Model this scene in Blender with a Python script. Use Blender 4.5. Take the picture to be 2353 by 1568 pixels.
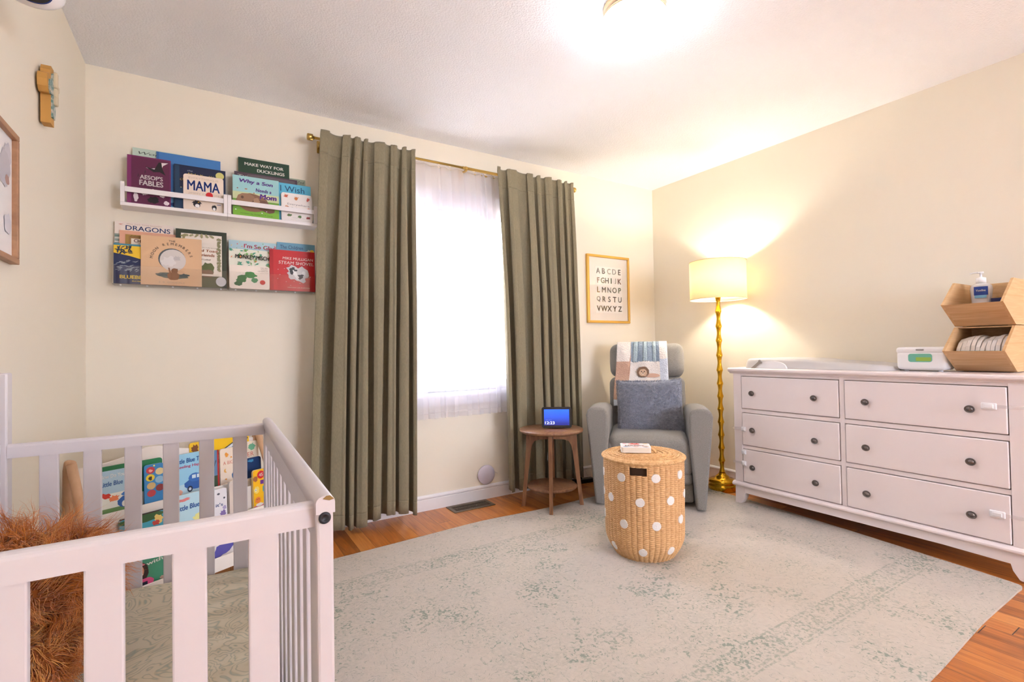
import bpy, bmesh, math, random
from mathutils import Vector, Matrix, noise
S = bpy.context.scene
for o in list(bpy.data.objects): bpy.data.objects.remove(o)
COL = S.collection
PI = math.pi
random.seed(7)

# ------------------------------------------------------------------ camera, world, lights, exposure
def make_camera():
    yaw, pitch, roll = math.radians(31.789), math.radians(0.992), math.radians(-0.970)
    f = Vector((math.sin(yaw)*math.cos(pitch), math.cos(yaw)*math.cos(pitch), math.sin(pitch)))
    r = Vector((math.cos(yaw), -math.sin(yaw), 0)); u = r.cross(f)
    r2 = r*math.cos(roll) + u*math.sin(roll); u2 = -r*math.sin(roll) + u*math.cos(roll)
    cd = bpy.data.cameras.new('camera'); c = bpy.data.objects.new('camera', cd); COL.objects.link(c)
    m = Matrix((r2, u2, -f)).transposed().to_4x4(); m.translation = Vector((0, 0, 1.0386))
    c.matrix_world = m
    cd.sensor_width = 36; cd.lens = 1123.95/2353*36; cd.clip_start = 0.02
    S.camera = c
make_camera()
S.view_settings.view_transform = 'Standard'; S.view_settings.look = 'None'
S.view_settings.gamma = 1; S.view_settings.use_curve_mapping = False
S.view_settings.exposure = 1.42
WORLD_STR = 9.5; SUN_STR = 40.0; CEIL_STR = 17; BULB_STR = 320
w = bpy.data.worlds.new('world'); S.world = w; w.use_nodes = True
bg = w.node_tree.nodes['Background']; bg.inputs[0].default_value = (.84, .925, 1.13, 1); bg.inputs[1].default_value = WORLD_STR

def portal(name, loc, rot, sx, sy):
    """guides the sky light through a window opening"""
    l = bpy.data.lights.new(name, 'AREA'); l.shape = 'RECTANGLE'; l.size = sx; l.size_y = sy; l.cycles.is_portal = True
    o = bpy.data.objects.new(name, l); COL.objects.link(o); o.location = loc; o.rotation_euler = rot
portal('window_portal', (1.46, 3.19, 1.40), (-PI/2, 0, 0), 1.56, 1.28)
portal('added_fill_portal', (2.45, -3.51, 1.5), (PI/2, 0, 0), 1.5, 1.2)  # sky light through the added opening behind the camera
sl = bpy.data.lights.new('sun', 'SUN'); sl.energy = SUN_STR; sl.angle = math.radians(.6); sl.color = (1, .93, .8)
so = bpy.data.objects.new('sun', sl); COL.objects.link(so); so.rotation_euler = (math.radians(-17), 0, math.radians(14)); so.location = (1.4, 6, 9)

# ------------------------------------------------------------------ materials
def lin(c): 
    c = c/255.0
    return c/12.92 if c <= .04045 else ((c+.055)/1.055)**2.4
def rgb(c): return (lin(c[0]), lin(c[1]), lin(c[2]), 1)
MATS = {}
def mat(name, c, rough=.6, metal=0, spec=.5, sheen=0, coat=0, emis=None, estr=0, alpha=1, trans=0):
    if name in MATS: return MATS[name]
    m = bpy.data.materials.new(name); m.use_nodes = True; b = m.node_tree.nodes['Principled BSDF']
    b.inputs['Base Color'].default_value = rgb(c); b.inputs['Roughness'].default_value = rough
    b.inputs['Metallic'].default_value = metal; b.inputs['Specular IOR Level'].default_value = spec
    b.inputs['Sheen Weight'].default_value = sheen; b.inputs['Coat Weight'].default_value = coat
    b.inputs['Alpha'].default_value = alpha; b.inputs['Transmission Weight'].default_value = trans
    if emis: b.inputs['Emission Color'].default_value = rgb(emis); b.inputs['Emission Strength'].default_value = estr
    MATS[name] = m
    return m
def nt(m): return m.node_tree.nodes, m.node_tree.links, m.node_tree.nodes['Principled BSDF']
def add_bump(m, scale, strength, dist=.002, kind='noise', detail=4, vec='Object', stretch=None):
    N, L, b = nt(m)
    tc = N.new('ShaderNodeTexCoord'); src = tc.outputs[vec]
    if stretch:
        mp = N.new('ShaderNodeMapping'); mp.inputs['Scale'].default_value = stretch; L.new(src, mp.inputs[0]); src = mp.outputs[0]
    if kind == 'noise':
        t = N.new('ShaderNodeTexNoise'); t.inputs['Scale'].default_value = scale; t.inputs['Detail'].default_value = detail; out = t.outputs['Fac']
    else:
        t = N.new('ShaderNodeTexVoronoi'); t.inputs['Scale'].default_value = scale; out = t.outputs['Distance']
    L.new(src, t.inputs['Vector'])
    bp = N.new('ShaderNodeBump'); bp.inputs['Strength'].default_value = strength; bp.inputs['Distance'].default_value = dist
    L.new(out, bp.inputs['Height']); L.new(bp.outputs[0], b.inputs['Normal'])
    return m
def add_mottle(m, c1, c2, scale, lo=.35, hi=.65, stretch=None, detail=5, vec='Object', dist=0):
    N, L, b = nt(m)
    tc = N.new('ShaderNodeTexCoord'); src = tc.outputs[vec]
    if stretch:
        mp = N.new('ShaderNodeMapping'); mp.inputs['Scale'].default_value = stretch; L.new(src, mp.inputs[0]); src = mp.outputs[0]
    t = N.new('ShaderNodeTexNoise'); t.inputs['Scale'].default_value = scale; t.inputs['Detail'].default_value = detail; t.inputs['Distortion'].default_value = dist
    L.new(src, t.inputs['Vector'])
    r = N.new('ShaderNodeValToRGB'); r.color_ramp.elements[0].position = lo; r.color_ramp.elements[1].position = hi
    r.color_ramp.elements[0].color = rgb(c1); r.color_ramp.elements[1].color = rgb(c2)
    L.new(t.outputs['Fac'], r.inputs[0]); L.new(r.outputs[0], b.inputs['Base Color'])
    return m

WALL = add_bump(mat('wall_paint', (238, 229, 211), .75), 90, .12, .002)
CEIL = add_bump(mat('ceiling_texture', (250, 251, 255), .9), 120, .6, .006, detail=6)
WHITE = add_bump(mat('trim_white', (236, 233, 234), .4), 30, .03)
CRIBW = add_bump(mat('crib_white_paint', (216, 209, 211), .38), 14, .05, stretch=(1, 1, 1))
DRESW = add_bump(mat('dresser_white_paint', (240, 229, 228), .42), 12, .03)
SHELFW = mat('shelf_white', (240, 234, 233), .45)
KNOBM = mat('knob_pewter', (118, 110, 106), .38, .75)
BRASS = mat('brushed_brass', (196, 164, 92), .3, 1)
GOLD = mat('polished_gold', (214, 168, 44), .16, 1)
GOLDF = mat('gold_frame', (216, 172, 84), .38, .6)
BLACK = mat('black_plastic', (18, 18, 20), .35)
DARK = mat('duct_void_shade', (12, 9, 8), .9)
PAPER = mat('book_pages', (235, 226, 212), .85)
CHROMEG = mat('grey_plastic', (150, 146, 142), .5)
WPLAST = mat('white_plastic', (240, 238, 238), .35)
def wood(name, c1, c2, scale=6, stretch=(1, 1, 12), rough=.5, coat=0):
    m = mat(name, c1, rough, coat=coat); add_mottle(m, c1, c2, scale, .3, .7, stretch, 6, dist=.8); return m
WALNUT = wood('walnut_stained_wood', (112, 74, 50), (152, 108, 74), 9, (6, 6, .7), .4)
PINE = wood('pale_pine_wood', (208, 164, 114), (226, 188, 140), 7, (.7, 4, 14), .55)
PINEF = wood('pale_pine_front', (205, 160, 112), (226, 190, 144), 7, (5, .7, 14), .55)
BEECH = wood('beech_wood', (205, 160, 122), (222, 182, 146), 8, (3, 3, .8), .5)
OAKF = wood('oak_frame_wood', (158, 116, 84), (184, 140, 104), 9, (3, 1, 3), .5)
CURT = mat('curtain_olive_linen', (134, 125, 99), .9, sheen=.1)
add_mottle(CURT, (131, 122, 97), (142, 132, 106), 260, .35, .65, (1, 1, .25)); add_bump(CURT, 700, .3, .001)
CHAIRF = mat('recliner_grey_tweed', (122, 118, 116), .95, sheen=.2)
add_mottle(CHAIRF, (120, 116, 110), (148, 144, 138), 320, .35, .65); add_bump(CHAIRF, 500, .4, .0015)
PILLOWM = mat('pillow_blue_grey_plush', (140, 143, 156), .95, sheen=.6); add_mottle(PILLOWM, (138, 142, 157), (172, 176, 190), 38, .3, .7, (1, 1, 1.8), 8, dist=1.2)
add_bump(PILLOWM, 60, .9, .012, detail=8)
WICK = mat('wicker_tan', (216, 164, 102), .7); add_mottle(WICK, (200, 148, 94), (230, 188, 136), 60, .3, .7, (1, 1, 5)); add_bump(WICK, 240, .5, .002)
WICKL = mat('wicker_lid', (214, 164, 106), .7); add_mottle(WICKL, (206, 154, 98), (234, 192, 138), 60, .3, .7)
DOT = mat('white_yarn', (240, 235, 230), .9); add_bump(DOT, 200, .6, .002)
def colm(c, rough=.5): return mat('print_%d_%d_%d' % tuple(c), c, rough)

def floor_mat():
    m = mat('floor_planks', (180, 110, 50), .3, coat=.15); N, L, b = nt(m)
    tc = N.new('ShaderNodeTexCoord'); sp = N.new('ShaderNodeSeparateXYZ'); L.new(tc.outputs['Object'], sp.inputs[0])
    def mth(op, a, v=None):
        n = N.new('ShaderNodeMath'); n.operation = op
        for i, x in enumerate((a, v)):
            if x is None: continue
            if isinstance(x, (int, float)): n.inputs[i].default_value = x
            else: L.new(x, n.inputs[i])
        return n.outputs[0]
    u = mth('DIVIDE', sp.outputs[0], .083); fl = mth('FLOOR', u); fr = mth('FRACT', u)
    wn = N.new('ShaderNodeTexWhiteNoise'); wn.noise_dimensions = '1D'; L.new(fl, wn.inputs['W'])
    v = mth('ADD', mth('DIVIDE', sp.outputs[1], 1.1), mth('MULTIPLY', wn.outputs['Value'], 7.3)); vf = mth('FLOOR', v); vr = mth('FRACT', v)
    cb = N.new('ShaderNodeCombineXYZ'); L.new(fl, cb.inputs[0]); L.new(vf, cb.inputs[1])
    w2 = N.new('ShaderNodeTexWhiteNoise'); w2.noise_dimensions = '3D'; L.new(cb.outputs[0], w2.inputs['Vector'])
    mp = N.new('ShaderNodeMapping'); mp.inputs['Scale'].default_value = (22, 1.6, 1); L.new(tc.outputs['Object'], mp.inputs[0])
    ad = N.new('ShaderNodeVectorMath'); ad.operation = 'ADD'; L.new(mp.outputs[0], ad.inputs[0]); L.new(w2.outputs['Color'], ad.inputs[1])
    no = N.new('ShaderNodeTexNoise'); no.inputs['Scale'].default_value = 2.2; no.inputs['Detail'].default_value = 7; no.inputs['Distortion'].default_value = 1.0
    L.new(ad.outputs[0], no.inputs['Vector'])
    k = mth('ADD', mth('MULTIPLY', no.outputs['Fac'], .75), mth('MULTIPLY', w2.outputs['Value'], .42))
    r = N.new('ShaderNodeValToRGB'); e = r.color_ramp.elements
    e[0].position = .25; e[0].color = rgb((128, 70, 28)); e[1].position = .85; e[1].color = rgb((214, 142, 70))
    x = e.new(.55); x.color = rgb((190, 112, 44)); L.new(k, r.inputs[0])
    gap = mth('MAXIMUM', mth('LESS_THAN', fr, .018), mth('LESS_THAN', vr, .003))
    mx = N.new('ShaderNodeMix'); mx.data_type = 'RGBA'; L.new(gap, mx.inputs[0]); L.new(r.outputs[0], mx.inputs[6]); mx.inputs[7].default_value = rgb((58, 30, 16))
    L.new(mx.outputs[2], b.inputs['Base Color'])
    bp = N.new('ShaderNodeBump'); bp.inputs['Strength'].default_value = .25; bp.inputs['Distance'].default_value = .001; bp.invert = True
    L.new(gap, bp.inputs['Height']); L.new(bp.outputs[0], b.inputs['Normal'])
    return m
FLOORM = floor_mat()

def rug_mat():
    m = mat('rug_pile', (200, 186, 168), .95, sheen=.1); N, L, b = nt(m)
    tc = N.new('ShaderNodeTexCoord'); O = tc.outputs['Object']
    sp = N.new('ShaderNodeSeparateXYZ'); L.new(O, sp.inputs[0]); X, Y = sp.outputs[0], sp.outputs[1]
    def mth(op, a, v=None, c=None):
        n = N.new('ShaderNodeMath'); n.operation = op
        for i, x in enumerate((a, v, c)):
            if x is None: continue
            if isinstance(x, (int, float)): n.inputs[i].default_value = x
            else: L.new(x, n.inputs[i])
        return n.outputs[0]
    def noi(scale, det=4, dist=0, off=0):
        mp = N.new('ShaderNodeMapping'); mp.inputs['Location'].default_value = (off, off*.7, 0); L.new(O, mp.inputs[0])
        t = N.new('ShaderNodeTexNoise'); t.inputs['Scale'].default_value = scale; t.inputs['Detail'].default_value = det; t.inputs['Distortion'].default_value = dist
        L.new(mp.outputs[0], t.inputs['Vector']); return t.outputs['Fac']
    def step(x, lo, hi):
        n = N.new('ShaderNodeMapRange'); n.interpolation_type = 'SMOOTHSTEP'; n.inputs[1].default_value = lo; n.inputs[2].default_value = hi; L.new(x, n.inputs[0]); return n.outputs[0]
    curl = step(mth('ABSOLUTE', mth('SUBTRACT', noi(15, 2, 1.8), .5)), .020, .008)        # scrolling vine lines
    curl2 = step(mth('ABSOLUTE', mth('SUBTRACT', noi(26, 2, 1.2, 3), .5)), .035, .012)
    leaf = step(noi(30, 3, 1.4, 9), .50, .57)
    speck = step(noi(85, 5), .38, .60)
    zone = step(noi(2.2, 2, 0, 5), .42, .60)
    zone2 = step(noi(3.6, 2, 0, 14), .54, .62)
    # border band parallel to the near edge (local y measured from the near edge)
    d = mth('MINIMUM', Y, mth('SUBTRACT', 1.94, Y))
    band = mth('MULTIPLY', step(d, .29, .30), step(d, .40, .39))
    outer = step(d, .27, .26)
    def line(v, wd=.004): return step(mth('ABSOLUTE', mth('SUBTRACT', d, v)), wd*1.6, wd*.6)
    lines = mth('MAXIMUM', mth('MAXIMUM', line(.285), line(.30)), line(.395))
    flor = mth('MAXIMUM', mth('MULTIPLY', leaf, zone2), mth('MULTIPLY', curl, .75))
    flor = mth('MAXIMUM', flor, mth('MULTIPLY', mth('MULTIPLY', curl2, band), .9))
    flor = mth('MAXIMUM', flor, mth('MULTIPLY', leaf, mth('MULTIPLY', band, .9)))
    amount = mth('MULTIPLY', mth('MULTIPLY', flor, speck), mth('ADD', mth('MULTIPLY', zone, .6), .6))
    amount = mth('MAXIMUM', amount, mth('MULTIPLY', mth('MULTIPLY', lines, speck), .55))
    amount = mth('MAXIMUM', amount, mth('MULTIPLY', mth('MULTIPLY', speck, zone), .16))
    base = N.new('ShaderNodeMix'); base.data_type = 'RGBA'; L.new(noi(60, 6), base.inputs[0])
    base.inputs[6].default_value = rgb((188, 177, 165)); base.inputs[7].default_value = rgb((206, 195, 182))
    mx = N.new('ShaderNodeMix'); mx.data_type = 'RGBA'; L.new(mth('MINIMUM', mth('MULTIPLY', amount, 1.15), .9), mx.inputs[0]); L.new(base.outputs[2], mx.inputs[6]); mx.inputs[7].default_value = rgb((130, 141, 126))
    L.new(mx.outputs[2], b.inputs['Base Color'])
    t = N.new('ShaderNodeTexNoise'); t.inputs['Scale'].default_value = 220; t.inputs['Detail'].default_value = 4; L.new(O, t.inputs['Vector'])
    bp = N.new('ShaderNodeBump'); bp.inputs['Strength'].default_value = .6; bp.inputs['Distance'].default_value = .004; L.new(t.outputs['Fac'], bp.inputs['Height']); L.new(bp.outputs[0], b.inputs['Normal'])
    return m
RUGM = rug_mat()

def sheet_mat():
    m = mat('crib_sheet_marbled', (205, 198, 180), .85); N, L, b = nt(m)
    tc = N.new('ShaderNodeTexCoord')
    t = N.new('ShaderNodeTexNoise'); t.inputs['Scale'].default_value = 5; t.inputs['Detail'].default_value = 2; t.inputs['Distortion'].default_value = 2.6; L.new(tc.outputs['Object'], t.inputs['Vector'])
    mu = N.new('ShaderNodeMath'); mu.operation = 'MULTIPLY'; mu.inputs[1].default_value = 80; L.new(t.outputs['Fac'], mu.inputs[0])
    sn = N.new('ShaderNodeMath'); sn.operation = 'SINE'; L.new(mu.outputs[0], sn.inputs[0])
    r = N.new('ShaderNodeValToRGB'); e = r.color_ramp.elements; e[0].position = .0; e[0].color = rgb((212, 203, 180)); e[1].position = 1; e[1].color = rgb((170, 176, 160))
    for p, c in ((.45, (206, 196, 170)), (.75, (196, 188, 162)), (.92, (184, 182, 162))):
        x = e.new(p); x.color = rgb(c)
    L.new(sn.outputs[0], r.inputs[0]); L.new(r.outputs[0], b.inputs['Base Color'])
    return m
SHEET = sheet_mat()
def sheer_mat():
    m = bpy.data.materials.new('sheer_voile'); m.use_nodes = True; N, L = m.node_tree.nodes, m.node_tree.links; N.clear()
    o = N.new('ShaderNodeOutputMaterial'); tr = N.new('ShaderNodeBsdfTransparent'); tl = N.new('ShaderNodeBsdfTranslucent'); df = N.new('ShaderNodeBsdfDiffuse')
    tr.inputs[0].default_value = (.97, .97, 1, 1); tl.inputs[0].default_value = rgb((246, 244, 250)); df.inputs[0].default_value = rgb((244, 240, 244))
    a = N.new('ShaderNodeMixShader'); a.inputs[0].default_value = .66; L.new(tl.outputs[0], a.inputs[1]); L.new(df.outputs[0], a.inputs[2])
    bx = N.new('ShaderNodeMixShader'); bx.inputs[0].default_value = .52
    L.new(tr.outputs[0], bx.inputs[1]); L.new(a.outputs[0], bx.inputs[2]); L.new(bx.outputs[0], o.inputs[0])
    return m
SHEER = sheer_mat()
def glass_mat(name, fac=.06, tint=(1, 1, 1, 1)):
    m = bpy.data.materials.new(name); m.use_nodes = True; N, L = m.node_tree.nodes, m.node_tree.links; N.clear()
    o = N.new('ShaderNodeOutputMaterial'); tr = N.new('ShaderNodeBsdfTransparent'); gl = N.new('ShaderNodeBsdfGlossy'); gl.inputs['Roughness'].default_value = .03
    tr.inputs[0].default_value = tint
    lw = N.new('ShaderNodeLayerWeight'); lw.inputs[0].default_value = .25
    mr = N.new('ShaderNodeMapRange'); mr.inputs[3].default_value = fac; mr.inputs[4].default_value = .7; L.new(lw.outputs['Fresnel'], mr.inputs[0])
    x = N.new('ShaderNodeMixShader'); L.new(mr.outputs[0], x.inputs[0]); L.new(tr.outputs[0], x.inputs[1]); L.new(gl.outputs[0], x.inputs[2]); L.new(x.outputs[0], o.inputs[0])
    return m
GLASS = glass_mat('window_glass', .04); ACRYL = glass_mat('clear_acrylic', .035)
def shade_mat():
    m = bpy.data.materials.new('lamp_shade_linen'); m.use_nodes = True; N, L = m.node_tree.nodes, m.node_tree.links; N.clear()
    o = N.new('ShaderNodeOutputMaterial'); tl = N.new('ShaderNodeBsdfTranslucent'); df = N.new('ShaderNodeBsdfDiffuse')
    tl.inputs[0].default_value = rgb((252, 236, 200)); df.inputs[0].default_value = rgb((246, 238, 218))
    a = N.new('ShaderNodeMixShader'); a.inputs[0].default_value = .62; L.new(tl.outputs[0], a.inputs[1]); L.new(df.outputs[0], a.inputs[2]); L.new(a.outputs[0], o.inputs[0])
    return m
SHADE = shade_mat()
def emis_mat(name, c, s):
    m = bpy.data.materials.new(name); m.use_nodes = True; N, L = m.node_tree.nodes, m.node_tree.links; N.clear()
    o = N.new('ShaderNodeOutputMaterial'); e = N.new('ShaderNodeEmission'); e.inputs[0].default_value = rgb(c); e.inputs[1].default_value = s; L.new(e.outputs[0], o.inputs[0])
    return m

# ------------------------------------------------------------------ mesh builder
RM = {}
class MB:
    def __init__(s): s.v = []; s.f = []; s.mi = []; s.sm = []; s.mats = []
    def add(s, vs, fs, m, M=None, smooth=False):
        if m not in s.mats: s.mats.append(m)
        k = s.mats.index(m); n = len(s.v)
        s.v += [tuple(M @ Vector(v)) for v in vs] if M is not None else [tuple(v) for v in vs]
        for f in fs: s.f.append(tuple(i+n for i in f)); s.mi.append(k); s.sm.append(smooth)
        return s
    def box(s, a, b, m, M=None):
        x0, y0, z0 = a; x1, y1, z1 = b
        vs = [(x0, y0, z0), (x1, y0, z0), (x1, y1, z0), (x0, y1, z0), (x0, y0, z1), (x1, y0, z1), (x1, y1, z1), (x0, y1, z1)]
        return s.add(vs, [(0, 3, 2, 1), (4, 5, 6, 7), (0, 1, 5, 4), (1, 2, 6, 5), (2, 3, 7, 6), (3, 0, 4, 7)], m, M)
    def prism(s, pts, h0, h1, m, axis='z', M=None, smooth=False):
        n = len(pts)
        def P(p, h): return {'z': (p[0], p[1], h), 'y': (p[0], h, p[1]), 'x': (h, p[0], p[1])}[axis]
        vs = [P(p, h0) for p in pts] + [P(p, h1) for p in pts]
        s.add(vs, [tuple(range(n))[::-1], tuple(range(n, 2*n))], m, M)
        s.add(vs, [(i, (i+1) % n, n+(i+1) % n, n+i) for i in range(n)], m, M, smooth)
        return s
    def lathe(s, prof, m, seg=40, M=None, smooth=True, cap=True):
        vs = []; fs = []; n = len(prof)
        for r, z in prof:
            for k in range(seg): a = 2*PI*k/seg; vs.append((r*math.cos(a), r*math.sin(a), z))
        for i in range(n-1):
            for k in range(seg): k2 = (k+1) % seg; fs.append((i*seg+k, i*seg+k2, (i+1)*seg+k2, (i+1)*seg+k))
        if cap:
            if prof[0][0] > 1e-5: fs.append(tuple(range(seg))[::-1])
            if prof[-1][0] > 1e-5: fs.append(tuple(range((n-1)*seg, n*seg)))
        return s.add(vs, fs, m, M, smooth)
    def tube(s, pts, r, m, seg=10, M=None, cap=True):
        pts = [Vector(p) for p in pts]; vs = []; fs = []; n = len(pts); up = None
        for i, p in enumerate(pts):
            t = (pts[min(i+1, n-1)] - pts[max(i-1, 0)]).normalized()
            if up is None: up = t.orthogonal().normalized()
            up = (up - t*up.dot(t)).normalized(); sd = t.cross(up)
            rr = r[i] if isinstance(r, (list, tuple)) else r
            for k in range(seg): a = 2*PI*k/seg; vs.append(p + (up*math.cos(a) + sd*math.sin(a))*rr)
        for i in range(n-1):
            for k in range(seg): k2 = (k+1) % seg; fs.append((i*seg+k, i*seg+k2, (i+1)*seg+k2, (i+1)*seg+k))
        if cap: fs.append(tuple(range(seg))[::-1]); fs.append(tuple(range((n-1)*seg, n*seg)))
        return s.add(vs, fs, m, M, True)
    def grid(s, fn, nu, nv, m, M=None, smooth=True, closed=False):
        vs = [fn(i/nu, j/nv) for j in range(nv+1) for i in range(nu + (0 if closed else 1))]
        w_ = nu if closed else nu+1; fs = []
        for j in range(nv):
            for i in range(nu): i2 = (i+1) % w_; fs.append((j*w_+i, j*w_+i2, (j+1)*w_+i2, (j+1)*w_+i))
        return s.add(vs, fs, m, M, smooth)
    def rbox(s, size, r, m, M=None, bulge=(0, 0, 0), n=6, k=4, wr=0, wscale=6, seed=0):
        h = [a/2 for a in size]; inn = [max(a-r, 1e-4) for a in h]; idx = {}; vs = []; fs = []
        def ticks(a): 
            t = [-h[a] + (h[a]-inn[a])*(1-math.cos(PI/2*q/k)) if False else -h[a]+(h[a]-inn[a])*q/k for q in range(k)]
            mid = [-inn[a] + 2*inn[a]*q/n for q in range(n+1)]
            return t + mid + [-q for q in t[::-1]]
        def V(p):
            c = [max(-inn[i], min(inn[i], p[i])) for i in range(3)]; d = Vector([p[i]-c[i] for i in range(3)])
            q = Vector(c) + (d.normalized()*r if d.length > 1e-9 else Vector())
            for a in range(3):
                b_, c_ = (a+1) % 3, (a+2) % 3
                if bulge[a]: q[a] += (q[a]/h[a])*bulge[a]*max(0, 1-(q[b_]/h[b_])**2)*max(0, 1-(q[c_]/h[c_])**2)
            if wr: q += Vector(noise.noise_vector(q*wscale + Vector((seed, seed*2, 0))))*wr
            key = (round(p[0], 5), round(p[1], 5), round(p[2], 5))
            if key not in idx: idx[key] = len(vs); vs.append(q)
            return idx[key]
        for a in range(3):
            b_, c_ = (a+1) % 3, (a+2) % 3; tb, tc = ticks(b_), ticks(c_)
            for sg in (-1, 1):
                for i in range(len(tb)-1):
                    for j in range(len(tc)-1):
                        q = []
                        for (x, y) in ((tb[i], tc[j]), (tb[i+1], tc[j]), (tb[i+1], tc[j+1]), (tb[i], tc[j+1])):
                            p = [0, 0, 0]; p[a] = sg*h[a]; p[b_] = x; p[c_] = y; q.append(V(p))
                        if sg < 0: q = q[::-1]
                        if len(set(q)) > 2: fs.append(tuple(q))
        return s.add(vs, fs, m, M, True)
    def build(s, name, parent=None, bevel=0, bseg=2, mods=None, local=False):
        me = bpy.data.meshes.new(name)
        vs = s.v
        if parent is not None and not local:
            inv = RM[parent.name].inverted(); vs = [tuple(inv @ Vector(v)) for v in vs]
        me.from_pydata(vs, [], s.f); 
        for m in s.mats: me.materials.append(m)
        me.polygons.foreach_set('material_index', s.mi); me.polygons.foreach_set('use_smooth', s.sm); me.update()
        o = bpy.data.objects.new(name, me); COL.objects.link(o)
        if parent is not None: o.parent = parent; RM[o.name] = RM[parent.name]
        else: RM[o.name] = Matrix()
        if bevel:
            b = o.modifiers.new('bevel', 'BEVEL'); b.width = bevel; b.segments = bseg; b.limit_method = 'ANGLE'; b.angle_limit = math.radians(40)
        return o
def thing(name, label, cat, loc=(0, 0, 0), rot=(0, 0, 0), group=None):
    o = bpy.data.objects.new(name, None); COL.objects.link(o); o.empty_display_size = .05
    o.location = loc; o.rotation_euler = rot
    from mathutils import Euler
    RM[o.name] = Matrix.Translation(Vector(loc)) @ Euler(rot).to_matrix().to_4x4()
    tag(o, label, cat, group); return o
def tag(o, label, cat, group=None):
    o['label'] = label; o['category'] = cat
    if group: o['group'] = group
    return o
def struct(o): o['kind'] = 'structure'; return o
def T(x, y, z): return Matrix.Translation(Vector((x, y, z)))
def R(a, ax): return Matrix.Rotation(a, 4, ax)
def SC(x, y, z): return Matrix.Diagonal((x, y, z, 1))
_tc = {}
def text_geo(txt, shear=0, bold=0.0):
    key = (txt, shear, bold)
    if key in _tc: return _tc[key]
    c = bpy.data.curves.new('t', 'FONT'); c.body = txt; c.size = 1; c.shear = shear; c.offset = bold; c.align_x = 'CENTER'; c.align_y = 'CENTER'; c.resolution_u = 3
    o = bpy.data.objects.new('t', c); COL.objects.link(o); dg = bpy.context.evaluated_depsgraph_get()
    me = bpy.data.meshes.new_from_object(o.evaluated_get(dg))
    vs = [tuple(v.co) for v in me.vertices]; fs = [tuple(p.vertices) for p in me.polygons]
    bpy.data.objects.remove(o); bpy.data.curves.remove(c); bpy.data.meshes.remove(me)
    if vs:
        xs = [v[0] for v in vs]; ys = [v[1] for v in vs]; cx, cy = (min(xs)+max(xs))/2, (min(ys)+max(ys))/2; wd, ht = max(xs)-min(xs), max(ys)-min(ys)
        vs = [(v[0]-cx, v[1]-cy, 0) for v in vs]
    else: wd = ht = 1
    _tc[key] = (vs, fs, wd, ht); return _tc[key]
def put_text(mb, txt, m, M, width=None, height=None, rot=0, shear=0, bold=0.02):
    """M maps text plane (x right, y up, z out) to the world; scaled to the given width and/or height"""
    vs, fs, wd, ht = text_geo(txt, shear, 0)
    sx = width/wd if width else height/ht; sy = height/ht if height else sx
    k = max(bold, 0)*1.1
    for dx, dy in (((0, 0),) if k == 0 else ((-k, 0), (k, 0), (0, -k*.6), (0, k*.6))): mb.add(vs, fs, m, M @ R(rot, 'Z') @ SC(sx, sy, 1) @ T(dx, dy, 0))
def rrect(w_, h_, r, n=4, x0=0, y0=0):
    if r <= 0: return [(x0, y0), (x0+w_, y0), (x0+w_, y0+h_), (x0, y0+h_)]
    p = []
    for cx, cy, a0 in ((w_-r, r, -90), (w_-r, h_-r, 0), (r, h_-r, 90), (r, r, 180)):
        for i in range(n+1): a = math.radians(a0+90*i/n); p.append((x0+cx+r*math.cos(a), y0+cy+r*math.sin(a)))
    return p
def blob(cx, cy, rx, ry, n=20, rot=0, jag=0, seed=1):
    rnd = random.Random(seed); out = []
    for i in range(n):
        a = 2*PI*i/n; k = 1+jag*(rnd.random()-.5)*2; x, y = rx*k*math.cos(a), ry*k*math.sin(a)
        out.append((cx+x*math.cos(rot)-y*math.sin(rot), cy+x*math.sin(rot)+y*math.cos(rot)))
    return out

# ------------------------------------------------------------------ room shell
XL, XR, YB, YN, ZC = -.495, 3.376, 3.028, -3.4, 2.44
mb = MB(); mb.box((XL-.1, YN-.1, -.1), (XR+.1, YB+.2, 0), FLOORM); struct(mb.build('floor'))
mb = MB(); mb.box((XL-.1, YN-.1, ZC), (XR+.1, YB+.2, ZC+.1), CEIL); struct(mb.build('ceiling'))
mb = MB(); mb.box((XL-.1, YN-.1, 0), (XL, YB+.2, ZC), WALL); struct(mb.build('wall_left'))
mb = MB(); mb.box((XR, YN-.1, 0), (XR+.1, YB+.2, ZC), WALL); struct(mb.build('wall_right'))
def holed(name, y0, y1, x0, x1, wx0, wx1, wz0, wz1):
    mb = MB(); mb.box((x0, y0, 0), (wx0, y1, ZC), WALL); mb.box((wx1, y0, 0), (x1, y1, ZC), WALL)
    mb.box((wx0, y0, 0), (wx1, y1, wz0), WALL); mb.box((wx0, y0, wz1), (wx1, y1, ZC), WALL); return struct(mb.build(name))
WX0, WX1, WZ0, WZ1 = .68, 2.24, .76, 2.04
holed('wall_back', YB, YB+.14, XL, XR, WX0, WX1, WZ0, WZ1)
holed('wall_near', YN-.1, YN, XL, XR, 1.7, 3.2, .9, 2.1)  # unseen end wall; its opening is added to let in fill daylight
def baseboard(name, a, b, n):
    a, b, n = Vector(a), Vector(b), Vector(n); L_ = (b-a).length; d = (b-a).normalized()
    M = Matrix((d, n, Vector((0, 0, 1)))).transposed().to_4x4(); M.translation = a
    prof = [(0, 0), (.013, 0), (.013, .070), (.010, .074), (.0155, .080), (.0155, .088), (.009, .096), (0, .098)]
    mb = MB(); mb.prism(prof, 0, L_, WHITE, 'x', M); return struct(mb.build(name))
baseboard('baseboard_back', (XL, YB, 0), (XR, YB, 0), (0, -1, 0))
baseboard('baseboard_right', (XR, YN, 0), (XR, YB-.016, 0), (-1, 0, 0))
baseboard('baseboard_left', (XL, YN, 0), (XL, YB-.016, 0), (1, 0, 0))

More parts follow.
